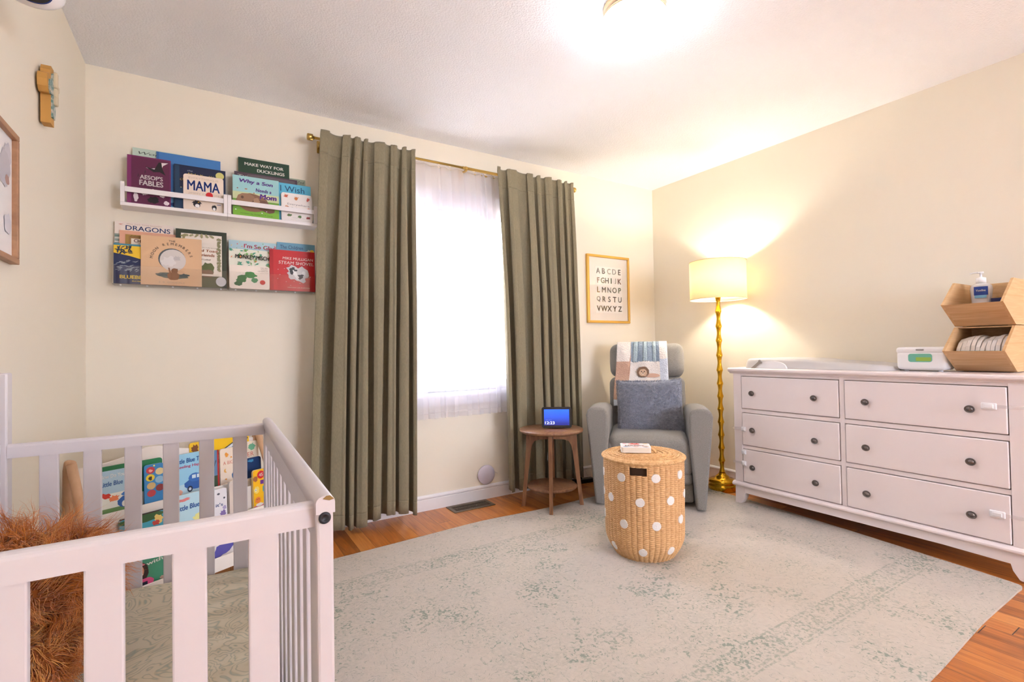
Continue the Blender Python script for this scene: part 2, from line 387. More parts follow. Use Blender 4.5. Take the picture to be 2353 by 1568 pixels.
# window (three casement bays, mostly behind the curtains)
wn = struct(bpy.data.objects.new('window_1', None)); COL.objects.link(wn); RM[wn.name] = Matrix()
mb = MB(); c = .062
y0 = YB-.02
for a, b in (((WX0-c, y0, WZ1), (WX1+c, YB, WZ1+c)), ((WX0-c, y0, WZ0-.01), (WX0, YB, WZ1)), ((WX1, y0, WZ0-.01), (WX1+c, YB, WZ1)), ((WX0-c-.03, YB-.028, WZ0-.03), (WX1+c+.03, YB+.1, WZ0)), ((WX0-c, y0+.005, WZ0-.09), (WX1+c, YB, WZ0-.03)), ((WX0-c-.01, y0-.006, WZ1+c), (WX1+c+.01, YB, WZ1+c+.018))): mb.box(a, b, WHITE)
mb.build('casing', wn, .003)
mb = MB(); t = .018
mb.box((WX0, YB, WZ0), (WX0+t, YB+.13, WZ1), WHITE); mb.box((WX1-t, YB, WZ0), (WX1, YB+.13, WZ1), WHITE); mb.box((WX0, YB, WZ1-t), (WX1, YB+.13, WZ1), WHITE)
for x in (1.165, 1.725): mb.box((x, YB+.01, WZ0), (x+.05, YB+.13, WZ1-t), WHITE)
mb.build('jamb', wn, .003)
for i, (x0, x1) in enumerate(((WX0+t, 1.165), (1.215, 1.725), (1.775, WX1-t))):
    mb = MB(); s_ = .042; ya, yb = YB+.05, YB+.09
    mb.box((x0, ya, WZ0), (x0+s_, yb, WZ1-t), WHITE); mb.box((x1-s_, ya, WZ0), (x1, yb, WZ1-t), WHITE)
    mb.box((x0+s_, ya, WZ0), (x1-s_, yb, WZ0+s_+.02), WHITE); mb.box((x0+s_, ya, WZ1-t-s_), (x1-s_, yb, WZ1-t), WHITE)
    fr = mb.build('sash', wn, .003)
    mb = MB(); mb.box((x0+s_, YB+.068, WZ0+s_), (x1-s_, YB+.072, WZ1-t-s_), GLASS); mb.build('window_pane', fr)
for z in (1.115, 1.715):
    mb = MB(); mb.box((1.155, YB-.004, z-.03), (1.178, YB+.02, z+.03), CHROMEG); mb.box((1.162, YB-.014, z-.055), (1.172, YB-.004, z-.005), CHROMEG); mb.build('sash_lock', wn, .003)
wr_ = struct(bpy.data.objects.new('added_fill_window', None)); COL.objects.link(wr_); RM[wr_.name] = Matrix()  # added window behind the camera, there to fill the room with daylight
mb = MB()
for a, b in (((1.63, YN, .83), (1.70, YN+.02, 2.17)), ((3.2, YN, .83), (3.27, YN+.02, 2.17)), ((1.70, YN, 2.1), (3.2, YN+.02, 2.17)), ((1.70, YN, .83), (3.2, YN+.02, .9)), ((2.43, YN-.08, .9), (2.47, YN-.03, 2.1))): mb.box(a, b, WHITE)
mb.build('casing', wr_, .003)

# raised blind at the head of the window
bl = thing('window_blind', 'raised white slatted blind bunched at the top of the window behind the sheers', 'blind', (1.47, YB+.02, 1.93))
mb = MB(); mb.box((1.222, YB+.008, 1.99), (1.718, YB+.045, 2.02), WHITE); mb.build('headrail', bl, .002)
for k in range(9):
    mb = MB(); z = 1.982-k*.0095; mb.prism([(YB+.006, z), (YB+.026, z+.003), (YB+.045, z), (YB+.026, z+.0045)], 1.225, 1.715, WHITE, 'x'); mb.build('slat', bl)
mb = MB(); mb.box((1.224, YB+.008, 1.880), (1.716, YB+.043, 1.893), WHITE); mb.build('bottom_rail', bl, .002)

# ------------------------------------------------------------------ outside
GR = mat('pale_bounce_ground', (206, 200, 192), .95); add_mottle(GR, (196, 190, 182), (216, 210, 204), 3)  # outside ground made pale to bounce daylight up into the room
mb = MB(); mb.box((-9, YB+.3, -.6), (12, 22, -.5), GR); g = mb.build('bounce_ground'); struct(g)
mb = MB(); mb.box((-9, -16, -.6), (12, YN-.3, -.5), GR); struct(mb.build('rear_bounce_ground'))  # unseen ground added behind the house to bounce sunlight onto the ceiling
mb = MB(); mb.box((-.6, YB+.14, 2.34), (3.5, YB+.41, 2.44), WHITE); struct(mb.build('added_eave'))  # unseen eave added to cut off part of the sun
LEAF = mat('tree_leaves', (84, 112, 52), .7); add_mottle(LEAF, (60, 90, 38), (120, 150, 70), 3)
BARK = mat('tree_bark', (92, 74, 58), .9)
def tree(x, y, h, r, seed, label, off=(0, 0), leaves=2600):
    rnd = random.Random(seed); t = thing('garden_tree', label, 'tree', (x, y, -.5))
    mb = MB(); mb.tube([(x, y, -.5), (x+.05, y, h*.4), (x-.03, y+.05, h*.8)], [.11, .085, .04], BARK, 9)
    for k in range(9):
        a = rnd.random()*6.28; z = h*(.35+.045*k); mb.tube([(x, y, z), (x+math.cos(a)*r*.5, y+math.sin(a)*r*.5, z+.4), (x+math.cos(a)*r*.85, y+math.sin(a)*r*.85, z+.6)], [.04, .025, .008], BARK, 6)
    mb.build('trunk', t)
    vs = []; fs = []
    for k in range(leaves):
        d = Vector((rnd.gauss(0, 1), rnd.gauss(0, 1), rnd.gauss(0, 1))).normalized()*r*(.35+.65*rnd.random()**.5)
        p = Vector((x+off[0], y+off[1], h*.82)) + Vector((d.x, d.y, d.z*.95)); a = Vector((rnd.gauss(0, 1), rnd.gauss(0, 1), rnd.gauss(0, 1))).normalized(); b_ = a.orthogonal().normalized(); s_ = .05+.03*rnd.random()
        n = len(vs); vs += [p-a*s_, p+b_*s_*.5, p+a*s_, p-b_*s_*.5]; fs.append((n, n+1, n+2, n+3))
    mb = MB(); mb.add(vs, fs, LEAF); mb.build('foliage', t)
tree(1.75, 6.3, 3.6, 1.1, 3, 'leafy garden tree seen dimly through the sheers, left of the window')
tree(4.2, 7.6, 3.9, 1.2, 9, 'leafy garden tree farther off behind the right curtain')
tree(.1, 4.7, 5.8, 1.05, 14, 'unseen leafy tree added close to the house, its crown dappling the sun', (.95, -.55), 5200)  # out-of-view tree added so its leaves break the sun into dapples

# ------------------------------------------------------------------ rug
def rug():
    edge = [(2.905, .655), (2.955, 1.0), (3.0, 1.35), (3.04, 1.75), (3.062, 2.07), (3.07, 2.2), (3.112, 2.32), (3.12, 2.60), (2.7, 2.61), (2.25, 2.612), (1.83, 2.600), (1.40, 2.626), (1.0, 2.60), (.53, 2.568), (.1, 2.56), (-.12, 2.56), (-.12, 2.0), (-.12, 1.3), (-.11, .67), (.6, .64), (1.2, .632), (1.87, .622), (2.4, .64), (2.82, .64)]
    # resample and smooth the outline, then fill
    pts = []
    n = len(edge)
    for i in range(n):
        p0, p1, p2, p3 = [Vector(edge[(i+k) % n]) for k in (-1, 0, 1, 2)]
        for q in range(6):
            t = q/6; a = .35
            m1, m2 = (p2-p0)*a, (p3-p1)*a; d = (p2-p1).length
            m1 = m1*min(1, d/max(m1.length, 1e-6)); m2 = m2*min(1, d/max(m2.length, 1e-6))
            h00, h10, h01, h11 = 2*t**3-3*t*t+1, t**3-2*t*t+t, -2*t**3+3*t*t, t**3-t*t
            pts.append(tuple(p1*h00+m1*h10+p2*h01+m2*h11))
    o_ = Vector((0, .64))
    mb = MB(); mb.prism([(p[0]-o_.x, p[1]-o_.y) for p in pts], 0, .009, RUGM)
    o = mb.build('area_rug', bevel=.003); o.location = (0, .64, 0); RM[o.name] = T(0, .64, 0)
    tag(o, 'large distressed beige area rug with faded sage green floral pattern and border', 'rug')
rug()
RZ = .009

# ------------------------------------------------------------------ floor register, wall plate, cords
REG = mat('register_bronze', (112, 98, 80), .45, .5)
t = thing('floor_register', 'bronze metal floor vent register set into the planks under the window', 'vent', (1.475, 2.94, 0))
mb = MB(); x0, x1, ya, yb = 1.325, 1.625, 2.865, 3.005
mb.box((x0, ya, 0), (x1, ya+.02, .005), REG); mb.box((x0, yb-.03, 0), (x1, yb, .005), REG); mb.box((x0, ya+.02, 0), (x0+.025, yb-.03, .005), REG); mb.box((x1-.025, ya+.02, 0), (x1, yb-.03, .005), REG)
mb.build('rim', t, .0015)
mb = MB()
for k in range(24): x = x0+.030+k*.0102; mb.box((x, ya+.02, .0005), (x+.004, yb-.03, .004), REG)
mb.box((x0+.025, ya+.064, .0005), (x1-.025, ya+.070, .0045), REG)
mb.build('louvre', t)
mb = MB(); mb.box((x0+.025, ya+.02, .0001), (x1-.025, yb-.03, .0005), DARK); mb.build('duct_opening', t)  # near-black sheet painting in the shade of the duct below
DISC = mat('disc_plastic', (214, 208, 222), .5)
mb = MB(); mb.lathe([(0, .002), (.060, .002), (.066, .006), (.067, .012), (.063, .0165), (.0, .0175)], DISC, 48, T(1.641, YB, .168) @ R(PI/2, 'X'))
tag(mb.build('wall_disc'), 'pale round plastic disc on the wall just above the baseboard beside the right curtain', 'wall plate')
WIREM = mat('white_wire', (225, 220, 215), .5)
mb = MB(); mb.tube([(1.706, YB-.006, .178), (1.722, YB-.008, .172), (1.728, YB-.012, .166), (1.735, YB-.006, .163)], .002, WIREM, 6)
tag(mb.build('loose_wire'), 'short loose end of white wire on the wall by the round disc', 'wire')

# ------------------------------------------------------------------ curtains, sheers, rods
def curtain(name, label, xt0, xt1, xb0, xb1, zt, zb, nf, seed, y=2.895, amp=(.02, .042), m=CURT, cols=340, rows=46, thick=.003, cat='curtain', flop=.55, group=None, hem=.08, head=.13, yb=None, ragged=0, widths=None):
    rnd = random.Random(seed)
    wv = [rnd.choice((.55, .75, 1.0, 1.35, 1.7)) for _ in range(nf)]; wv = list(widths) if widths else wv; s_ = sum(wv); cum = [0]
    for a in wv: cum.append(cum[-1]+a/s_)
    am = [rnd.uniform(.6, 1.25) for _ in range(nf)]; sk = [rnd.uniform(-1.6, 1.6) for _ in range(nf)]; ph = [rnd.uniform(-.25, .25) for _ in range(nf)]
    def fn(u, v):
        z = zt+(zb-zt)*v; z += ragged*math.sin(u*9+1)*v
        k = 0
        while k < nf-1 and u > cum[k+1]: k += 1
        t_ = (u-cum[k])/(cum[k+1]-cum[k]); a = 2*PI*t_
        drop = zt-z; g_ = min(1, max(0, (drop-.05)/.9)); A = (amp[0]*(1-g_)+amp[1]*g_)*am[k]
        gw_ = .15 if thick else .30; tr_ = math.exp(-((t_-.5)/gw_)**2); sh = (.75-2.1*tr_+.22*math.cos(a*2+ph[k]*3)) if thick else math.sin(a)
        xx = u + flop*(cum[k+1]-cum[k])*math.sin(2*a)*.30*(.6+.4*g_)
        x0_ = xt0+(xb0-xt0)*v**.8; x1_ = xt1+(xb1-xt1)*v**.8
        x = x0_+(x1_-x0_)*xx + .012*sk[k]*math.sin(v*3+ph[k]*6)*math.sin(PI*t_)
        # pinched header above the rod
        pin = math.exp(-((drop-.03)/.022)**2)
        yy = (y - .012*g_*(1 if thick else 0)) - A*sh*(1-.45*pin*(1 if thick else 0)) + .006*noise.noise(Vector((u*6, v*4, seed)))
        yy += .0035*math.exp(-((v-head/(zt-zb))/.0013)**2) + .003*math.exp(-((v-1+hem/(zt-zb))/.0013)**2)
        z += (.005*math.sin(a+.7)+.006*math.sin(k*2.1)*math.sin(PI*t_))*max(0, 1-v*12)
        return (x, yy, z)
    mb = MB(); h1 = head/(zt-zb); h2 = 1-hem/(zt-zb); vsr = sorted([0, .006, .012, .018, .024, .035, .045]+[h1+k*.0011 for k in range(-4, 5)]+([h2+k*.0011 for k in range(-4, 5)] if hem else [])+[.072+.928*i/rows for i in range(rows+1)])
    vs = [fn(i/cols, v) for v in vsr for i in range(cols+1)]; fs = [(j*(cols+1)+i, j*(cols+1)+i+1, (j+1)*(cols+1)+i+1, (j+1)*(cols+1)+i) for j in range(len(vsr)-1) for i in range(cols)]
    mb.add(vs, fs, m, None, True); o = mb.build(name)
    if thick:
        sd = o.modifiers.new('solid', 'SOLIDIFY'); sd.thickness = thick; sd.offset = 0
    tag(o, label, cat, group); return o
curtain('curtain', 'olive green linen curtain panel left of the window, beside the book shelves', .542, 1.102, .455, 1.066, 2.296, .055, 7, 5, ragged=.02, amp=(.015, .044), widths=(1.9, .65, .55, 1.1, 1.0, .8, .9))
curtain('curtain', 'olive green linen curtain panel right of the window, behind the side table', 1.690, 2.362, 1.738, 2.385, 2.296, .07, 7, 12, amp=(.015, .040), widths=(1.0, 1.7, .6, .75, 1.1, .5, .7))
curtain('sheer_curtain', 'left panel of thin white sheer curtain over the window', .74, 1.487, .74, 1.553, 2.268, .60, 11, 21, 2.959, (.008, .017), SHEER, 300, 30, 0, 'sheer curtain', .2, 'sheer curtains on the inner rod', .035, .02)
curtain('sheer_curtain', 'right panel of thin white sheer curtain, its edge meeting at the middle', 1.475, 2.25, 1.548, 2.25, 2.268, .60, 10, 33, 2.963, (.008, .017), SHEER, 300, 30, 0, 'sheer curtain', .2, 'sheer curtains on the inner rod', .035, .02)
t = thing('curtain_rod', 'brass double curtain rod with cylinder ends running across above the window', 'curtain rod', (1.45, 2.965, 2.262))
mb = MB(); mb.tube([(.51, 2.93, 2.262), (1.47, 2.93, 2.262)], .0078, BRASS, 14); mb.tube([(1.45, 2.93, 2.262), (2.375, 2.93, 2.262)], .0095, BRASS, 14); mb.build('outer_rod', t)
mb = MB(); mb.tube([(.545, 2.975, 2.25), (2.37, 2.975, 2.25)], .006, BRASS, 10); mb.build('inner_rod', t)
for x, s_ in ((.515, -1), (2.375, 1)):
    mb = MB(); M = T(x, 2.93, 2.262) @ R(s_*PI/2, 'Y'); mb.lathe([(0, 0), (.011, 0), (.011, .006), (.019, .008), (.019, .034), (.016, .038), (0, .038)], BRASS, 24, M); mb.build('finial', t)
for x in (.56, 1.475, 2.345):
    mb = MB(); mb.box((x-.008, 2.925, 2.242), (x+.008, 3.022, 2.250), BRASS); mb.box((x-.014, 3.020, 2.215), (x+.014, YB, 2.285), BRASS)
    mb.lathe([(.014, -.007), (.014, .007)], BRASS, 20, T(x, 2.93, 2.260) @ R(PI/2, 'Y')); mb.build('bracket', t, .001)

# ------------------------------------------------------------------ books
def book(name, label, w_, h_, th, loc, lean, rotz, base, art=(), board=False, cat='book', group=None, side=None, flat=False):
    """a book whose front cover lies in its local x-z plane facing -y, lower left corner at loc"""
    t = thing(name, label, cat, loc, (0, 0, rotz) if not flat else flat, group)
    M0 = RM[t.name] @ (R(-lean, 'X') if not flat else Matrix())
    r = .012 if board else .0; bm_ = colm(base, .4); sd = colm(side or base, .45)
    mb = MB(); ct = .0022 if not board else .0015
    mb.prism(rrect(w_, h_, r), 0, ct, bm_, 'y', M0); mb.prism(rrect(w_, h_, r), th-ct, th, sd, 'y', M0)
    if not board: mb.box((0, ct, 0), (ct, th-ct, h_), sd, M0)
    k = 0
    for a in art:
        k += 1; off = -.0003-.00012*k
        F = M0 @ T(0, off, 0) @ R(PI/2, 'X')      # text plane: x right, y up, z out (towards -y)
        if a[0] == 'r': _, u0, v0, u1, v1, c_ = a; q = [(u0, v0), (u1, v0), (u1, v1), (u0, v1)]
        elif a[0] == 'e': q = blob(a[1], a[2]*h_/w_, a[3], a[4]*h_/w_, 24); q = [(x, y*w_/h_) for x, y in q]; c_ = a[5]
        elif a[0] == 'b': q = blob(a[1], a[2]*h_/w_, a[3], a[4]*h_/w_, 22, a[6], a[7], a[8]); q = [(x, y*w_/h_) for x, y in q]; c_ = a[5]
        elif a[0] == 'p': q = a[1]; c_ = a[2]
        elif a[0] == 't':
            _, tx, u, v, wd, c_ = a[:6]; hh = a[6] if len(a) > 6 else None; rot = a[7] if len(a) > 7 else 0; shr = a[8] if len(a) > 8 else 0; bd = a[9] if len(a) > 9 else .02
            put_text(mb, tx, colm(c_), F @ T(u*w_, v*h_, 0), wd*w_ if wd else None, hh*h_ if hh else None, rot, shr, bd); continue
        mb.add([(x*w_, y*h_, 0) for x, y in q], [tuple(range(len(q)))], colm(c_), F)
    mb.build('cover', t)
    mb = MB(); e = .0015 if not board else 0
    mb.prism(rrect(w_-ct-e*2, h_-2*e, r, 4, ct, e), ct, th-ct, PAPER, 'y', M0); mb.build('pages', t)
    return t
def art_scatter(seed, n, cols, u0=.05, v0=.05, u1=.95, v1=.95, s0=.02, s1=.06, jag=.3):
    rnd = random.Random(seed); return [('b', rnd.uniform(u0, u1), rnd.uniform(v0, v1), rnd.uniform(s0, s1), rnd.uniform(s0, s1)*.8, rnd.choice(cols), rnd.uniform(0, 3), jag, rnd.random()) for _ in range(n)]
LN = .055
ZS = 1.773
up = 'picture books on the upper white shelf'
def ub(label, x0, x1, ztop, y, base, art=(), th=.010, board=False, z=ZS, group=up, **k):
    return book('picture_book', label, x1-x0, ztop-z, th, (x0, y, z), LN, 0, base, art, board, group=group, **k)
ub('pale teal book at the back left of the upper shelf, mostly hidden', -.315, -.10, 2.068, 2.992, (196, 214, 198), [('t', 'The', .62, .965, .16, (60, 60, 60), .035, 0, .3, 0), ('t', 'Wonky', .42, .915, .62, (60, 70, 64), .06, 0, .3, 0)], .008)
ub('purple book with white lettering and black bird on the upper shelf', -.331, -.158, 2.014, 2.950, (112, 34, 84), [('r', 0, 0, .09, 1, (128, 42, 98)), ('r', .10, .03, .97, .97, (94, 28, 66))] +
   [('p', [(.15+.7*i/9, .1+.09*((i*5) % 9)), (.19+.7*i/9, .14+.09*((i*5) % 9)), (.17+.7*i/9, .2+.09*((i*5) % 9)), (.16+.7*i/9, .14+.09*((i*5) % 9))], (54, 16, 40)) for i in range(9)] +
   [('p', [(.42, .78), (.60, .72), (.76, .74), (.82, .86), (.94, .93), (.78, .92), (.70, .84), (.66, .79), (.52, .77)], (236, 226, 226)), ('p', [(.40, .80), (.62, .76), (.68, .86), (.72, .92), (.78, .92), (.80, .80), (.88, .66), (.74, .72), (.60, .70)], (20, 14, 20)),
    ('t', "AESOP'S", .55, .575, .52, (240, 232, 230), .085, 0, 0, .03), ('t', 'FABLES', .55, .455, .54, (240, 232, 230), .105, 0, 0, .03),
    ('b', .2, .15, .06, .09, (226, 214, 216), 0, .2, 4), ('b', .42, .25, .1, .05, (236, 226, 226), .5, .25, 8), ('b', .6, .12, .13, .07, (16, 10, 14), .2, .2, 3), ('b', .9, .08, .06, .045, (232, 214, 220), 0, .2, 6), ('b', .58, .31, .05, .03, (236, 226, 226), 0, .3, 2), ('b', .8, .23, .06, .05, (236, 226, 226), .8, .3, 12)], .012)
ub('tall plain blue book standing at the back of the upper shelf', -.219, .057, 2.062, 2.982, (62, 122, 186), [('r', 0, 0, 1, .3, (104, 164, 208)), ('p', [(.1, .1), (.3, .05), (.45, .09), (.3, .13)], (40, 80, 140)), ('r', .0, .0, .04, 1, (48, 100, 160))], .009)
ub('dark navy book with gold script and yellow moon on the upper shelf', -.145, .079, 2.008, 2.966, (22, 34, 66), [('r', .02, .02, .1, .98, (30, 62, 92)), ('r', .1, 0, 1, .5, (26, 60, 96)), ('t', 'Night You Were', .56, .80, .62, (214, 186, 96), .075, -.03, .35, .02), ('t', 'On', .16, .68, .1, (214, 186, 96), .05, 0, .35), ('e', .885, .865, .085, .082, (206, 200, 120)), ('t', 'the', .30, .89, .1, (190, 190, 200), .03, 0, .3, 0), ('e', .13, .5, .012, .01, (214, 206, 150)), ('e', .2, .38, .01, .01, (214, 206, 150))], .010)
ub('cream board book with big blue capital letters and red dot', -.106, .069, 1.960, 2.950, (238, 220, 202), [('t', 'EVERYTHING IS', .5, .905, .74, (206, 190, 172), .055, 0, 0, .0), ('t', 'MAMA', .5, .70, .80, (30, 64, 146), .27, 0, 0, .02), ('t', 'JIMMY FALLON', .5, .475, .76, (206, 190, 176), .06, 0, 0, 0), ('e', .64, .47, .09, .085, (212, 26, 34)),
   ('b', .33, .19, .09, .1, (28, 26, 30), 0, .12, 3), ('e', .34, .14, .055, .05, (244, 240, 236)), ('p', [(.2, .2), (.28, .22), (.26, .27)], (28, 26, 30)), ('p', [(.46, .2), (.38, .22), (.40, .27)], (28, 26, 30)), ('p', [(.35, .22), (.40, .24), (.36, .26)], (226, 170, 30)), ('b', .76, .13, .06, .075, (28, 26, 30), 0, .12, 5), ('e', .76, .1, .036, .04, (244, 240, 236)), ('r', .83, .22, .93, .235, (40, 70, 140))], .016, True)
ub('dark green book with white serif capitals standing behind on the upper shelf', .140, .393, 2.109, 2.990, (34, 66, 46), [('t', 'MAKE WAY FOR', .5, .905, .76, (240, 238, 228), .048, 0, 0, .03), ('t', 'DUCKLINGS', .63, .815, .54, (240, 238, 228), .05, 0, 0, .03)], .009)
ub('dark plum book mostly hidden behind a blue and green one', .120, .432, 2.022, 2.976, (84, 66, 76), [('t', 'Tuk', .15, .92, .2, (216, 208, 200), .05, 0, .1), ('r', .2, .9, .96, .97, (104, 92, 96))], .009)
ub('sage green book at the back right of the upper shelf', .36, .478, 2.036, 2.995, (158, 168, 142), [('t', 'Zed', .78, .935, .34, (50, 54, 48), .05, 0, .2, 0), ('r', .62, .885, .92, .892, (60, 60, 56))], .007)
ub('blue and green book showing a brown bear under purple script', .111, .333, 1.993, 2.950, (158, 206, 208), [('r', 0, 0, 1, .42, (118, 170, 62)), ('r', 0, .42, 1, .60, (206, 214, 164)), ('r', 0, 0, 1, .16, (128, 186, 56)),
   ('b', .42, .36, .36, .22, (142, 104, 78), 0, .06, 4), ('b', .28, .44, .2, .14, (158, 120, 92), 0, .06, 7), ('b', .66, .30, .26, .13, (122, 86, 64), -.4, .08, 9), ('e', .2, .47, .03, .035, (108, 78, 60)), ('b', .5, .40, .07, .09, (176, 138, 106), -.2, .1, 2), ('e', .43, .40, .012, .01, (40, 26, 20)),
   ('t', 'Why a Son', .50, .86, .72, (112, 62, 160), .115, -.03, .1, .03), ('t', 'Needs a', .66, .685, .34, (112, 62, 160), .085, -.03, .1, .02), ('t', 'Mom', .76, .535, .36, (112, 62, 160), .12, 0, .1, .04), ('t', 'Written by Gregory E. Lang', .5, .07, .7, (70, 110, 40), .03, 0, 0, 0)] +
   [('e', .1, .68, .015, .012, (170, 70, 60)), ('e', .45, .6, .015, .012, (190, 90, 60)), ('e', .28, .68, .03, .012, (196, 110, 70)), ('e', .06, .15, .016, .013, (240, 240, 240)), ('e', .62, .12, .016, .013, (240, 240, 240)), ('e', .72, .17, .012, .01, (240, 240, 240))], .009)
ub('bright sky blue book partly behind a small white board book', .300, .501, 1.992, 2.964, (92, 182, 212), [('t', 'I Wish', .52, .86, .62, (26, 70, 110), .15, 0, 0, -.005)], .009)
ub('small white board book dotted with crawling babies, right end of upper shelf', .345, .505, 1.935, 2.950, (242, 234, 228), [('t', 'Everywhere', .55, .60, .72, (150, 140, 140), .085, -.02, 0, -.005), ('t', 'Babies', .52, .47, .40, (150, 140, 140), .085, 0, 0, -.005), ('t', 'SUSAN MEYERS', .55, .14, .4, (190, 184, 184), .022, 0, 0, 0), ('t', 'Illustrated by Marla Frazee', .6, .07, .6, (190, 184, 184), .022, 0, 0, 0)] +
   [('b', u, v, .07, .045, c_, r_, .35, s_) for u, v, c_, r_, s_ in ((.15, .88, (196, 90, 60), .3, 1), (.48, .83, (220, 130, 60), .5, 2), (.86, .84, (206, 96, 80), 1.2, 3), (.18, .50, (190, 110, 70), 0, 4), (.86, .46, (226, 120, 90), .9, 5), (.25, .22, (110, 130, 80), .2, 6), (.58, .20, (80, 120, 60), .2, 7), (.86, .18, (150, 60, 60), .3, 8))] +
   [('e', u, v, .022, .018, (238, 190, 160)) for u, v in ((.12, .93), (.44, .87), (.86, .90), (.16, .53), (.86, .50))], .014, True)

# upper white shelves: two units side by side
def rail_shelf(x0, x1, label):
    t = thing('wall_bookshelf', label, 'shelf', ((x0+x1)/2, 2.97, 1.755), group='white rail shelves on the wall')
    mb = MB(); mb.box((x0, 2.926, 1.755), (x1, YB, 1.771), SHELFW); mb.build('ledge', t, .0015)
    for x in (x0, x1-.0165):
        mb = MB(); mb.box((x, 2.926, 1.771), (x+.0165, 2.942, 1.870), SHELFW); mb.box((x, 2.942, 1.771), (x+.0165, YB, 1.797), SHELFW); mb.build('end_bracket', t, .0015)
    mb = MB(); mb.box((x0+.0165, 2.928, 1.823), (x1-.0165, 2.936, 1.848), SHELFW); mb.build('front_rail', t, .0015)
    mb = MB(); mb.box((x0+.0165, YB-.008, 1.771), (x1-.0165, YB, 1.797), SHELFW); mb.build('back_strip', t)
rail_shelf(-.354, .0855, 'left white wooden rail shelf holding picture books, nearer the corner')
rail_shelf(.0865, .526, 'right white wooden rail shelf holding picture books, next to the curtain')

# lower clear ledges
lo = 'picture books on the lower clear ledge'
def lb(label, x0, x1, ztop, y, base, art=(), th=.009, board=False, **k):
    return book('picture_book', label, x1-x0, ztop-1.386, th, (x0, y, 1.386), LN, 0, base, art, board, group=lo, **k)
def acryl(x0, x1, label):
    t = thing('acrylic_ledge', label, 'shelf', ((x0+x1)/2, 2.98, 1.38), group='clear acrylic book ledges')
    mb = MB(); mb.box((x0, 2.938, 1.379), (x1, YB, 1.383), ACRYL); mb.build('base_plate', t)
    mb = MB(); mb.box((x0, 2.938, 1.383), (x1, 2.941, 1.472), ACRYL); mb.build('front_lip', t)
    mb = MB(); mb.box((x0, YB-.003, 1.383), (x1, YB, 1.50), ACRYL); mb.build('back_plate', t)
    for k in range(5):
        mb = MB(); x = x0+.03+(x1-x0-.06)*k/4; mb.lathe([(0, 1.374), (.004, 1.375), (.004, 1.379)], WPLAST, 10, T(x, 2.946, 0)); mb.build('foot_pad', t)
acryl(-.386, .084, 'left clear acrylic ledge of picture books under the white shelf')
acryl(.090, .535, 'right clear acrylic ledge of picture books, partly behind the curtain')
lb('pale book with dark blue hand lettered title, back left of the lower ledge', -.385, -.150, 1.696, 2.995, (238, 224, 212), [('t', 'DRAGONS', .56, .905, .76, (34, 62, 116), .075, -.01, 0, .01), ('t', 'New York Times bestseller', .5, .97, .6, (200, 170, 150), .02, 0, 0, 0), ('r', 0, .0, .25, .80, (150, 160, 150)), ('r', 0, .72, .25, .74, (220, 220, 210)), ('r', 0, .66, .25, .68, (220, 220, 210)), ('r', 0, .60, .25, .62, (220, 220, 210)), ('r', 0, .76, .25, .775, (84, 120, 110)), ('p', [(.06, .955), (.14, .935), (.1, .95), (.15, .965)], (214, 130, 120))], .008)
lb('salmon pink book with gold framed title box on the lower ledge', -.365, -.140, 1.650, 2.983, (224, 168, 140), [('r', .10, .0, .9, .93, (166, 130, 62)), ('r', .16, .0, .84, .9, (150, 112, 60)), ('r', .2, .3, .8, .86, (236, 222, 200)), ('t', 'CHARLOTTE', .5, .82, .5, (96, 44, 34), .06, 0, 0, .03), ('t', 'Zolotow', .30, .905, .24, (80, 60, 36), .03, 0, .2, 0)], .008)
lb('yellow and navy book with leafy branches, far left of the lower ledge', -.384, -.180, 1.580, 2.9625, (30, 44, 84), [('r', 0, 0, 1, 1, (240, 196, 44)), ('p', [(0, 0), (1, 0), (1, .5), (.62, .60), (.3, .70), (0, .76)], (30, 44, 84)), ('r', 0, .955, 1, 1, (70, 140, 160)), ('b', .8, .64, .2, .22, (232, 214, 186), 0, .1, 4), ('b', .75, .38, .18, .2, (226, 214, 196), .2, .3, 7), ('t', 'BLUEBERRIES', .48, .17, .72, (240, 206, 70), .085, 0, 0, .045), ('t', 'ROBERT', .5, .07, .3, (240, 206, 70), .03, 0, 0, .02)] +
   [('b', .03+.30*random.Random(i).random(), .76+.17*random.Random(i+50).random(), .045, .012, (30, 48, 70), random.Random(i+9).random()*3, .1, i) for i in range(26)] + [('b', .04+.42*random.Random(i).random(), .30+.28*random.Random(i+70).random(), .04, .007, (150, 160, 170), random.Random(i+3).random()*1.2-.3, .2, i) for i in range(40)], .009)
lb('square tan book with pale moon circle and small brown bear', -.2795, -.029, 1.630, 2.953, (222, 182, 142), [('e', .50, .54, .225, .225, (90, 96, 98)), ('e', .515, .52, .215, .225, (214, 206, 200)), ('b', .45, .50, .12, .1, (226, 220, 216), .3, .3, 3), ('b', .58, .56, .06, .05, (196, 190, 188), .3, .3, 8),
   ('b', .5, .20, .28, .055, (96, 106, 96), -.05, .12, 4), ('b', .36, .21, .1, .03, (64, 82, 80), .1, .3, 9), ('b', .68, .21, .1, .035, (70, 84, 84), .1, .3, 19), ('b', .52, .19, .10, .085, (146, 96, 58), 0, .1, 5), ('e', .54, .30, .055, .055, (140, 90, 52)), ('p', [(.46, .22), (.49, .24), (.46, .36), (.435, .36)], (140, 90, 52)), ('e', .58, .33, .016, .018, (140, 90, 52)), ('t', 'THE', .5, .915, .11, (70, 66, 60), .035, -.03, 0, 0), ('t', 'E. B. GOODALE', .5, .06, .42, (190, 160, 136), .032, 0, 0, 0)] +
   [('t', ch, .5+.335*math.cos(a), .52+.335*math.sin(a), None, (64, 62, 58), .050, a-PI/2, 0, 0) for ch, a in [(c_, math.radians(173-i*11.9)) for i, c_ in enumerate('MOON REMEMBERS') if c_ != ' ']], .008)
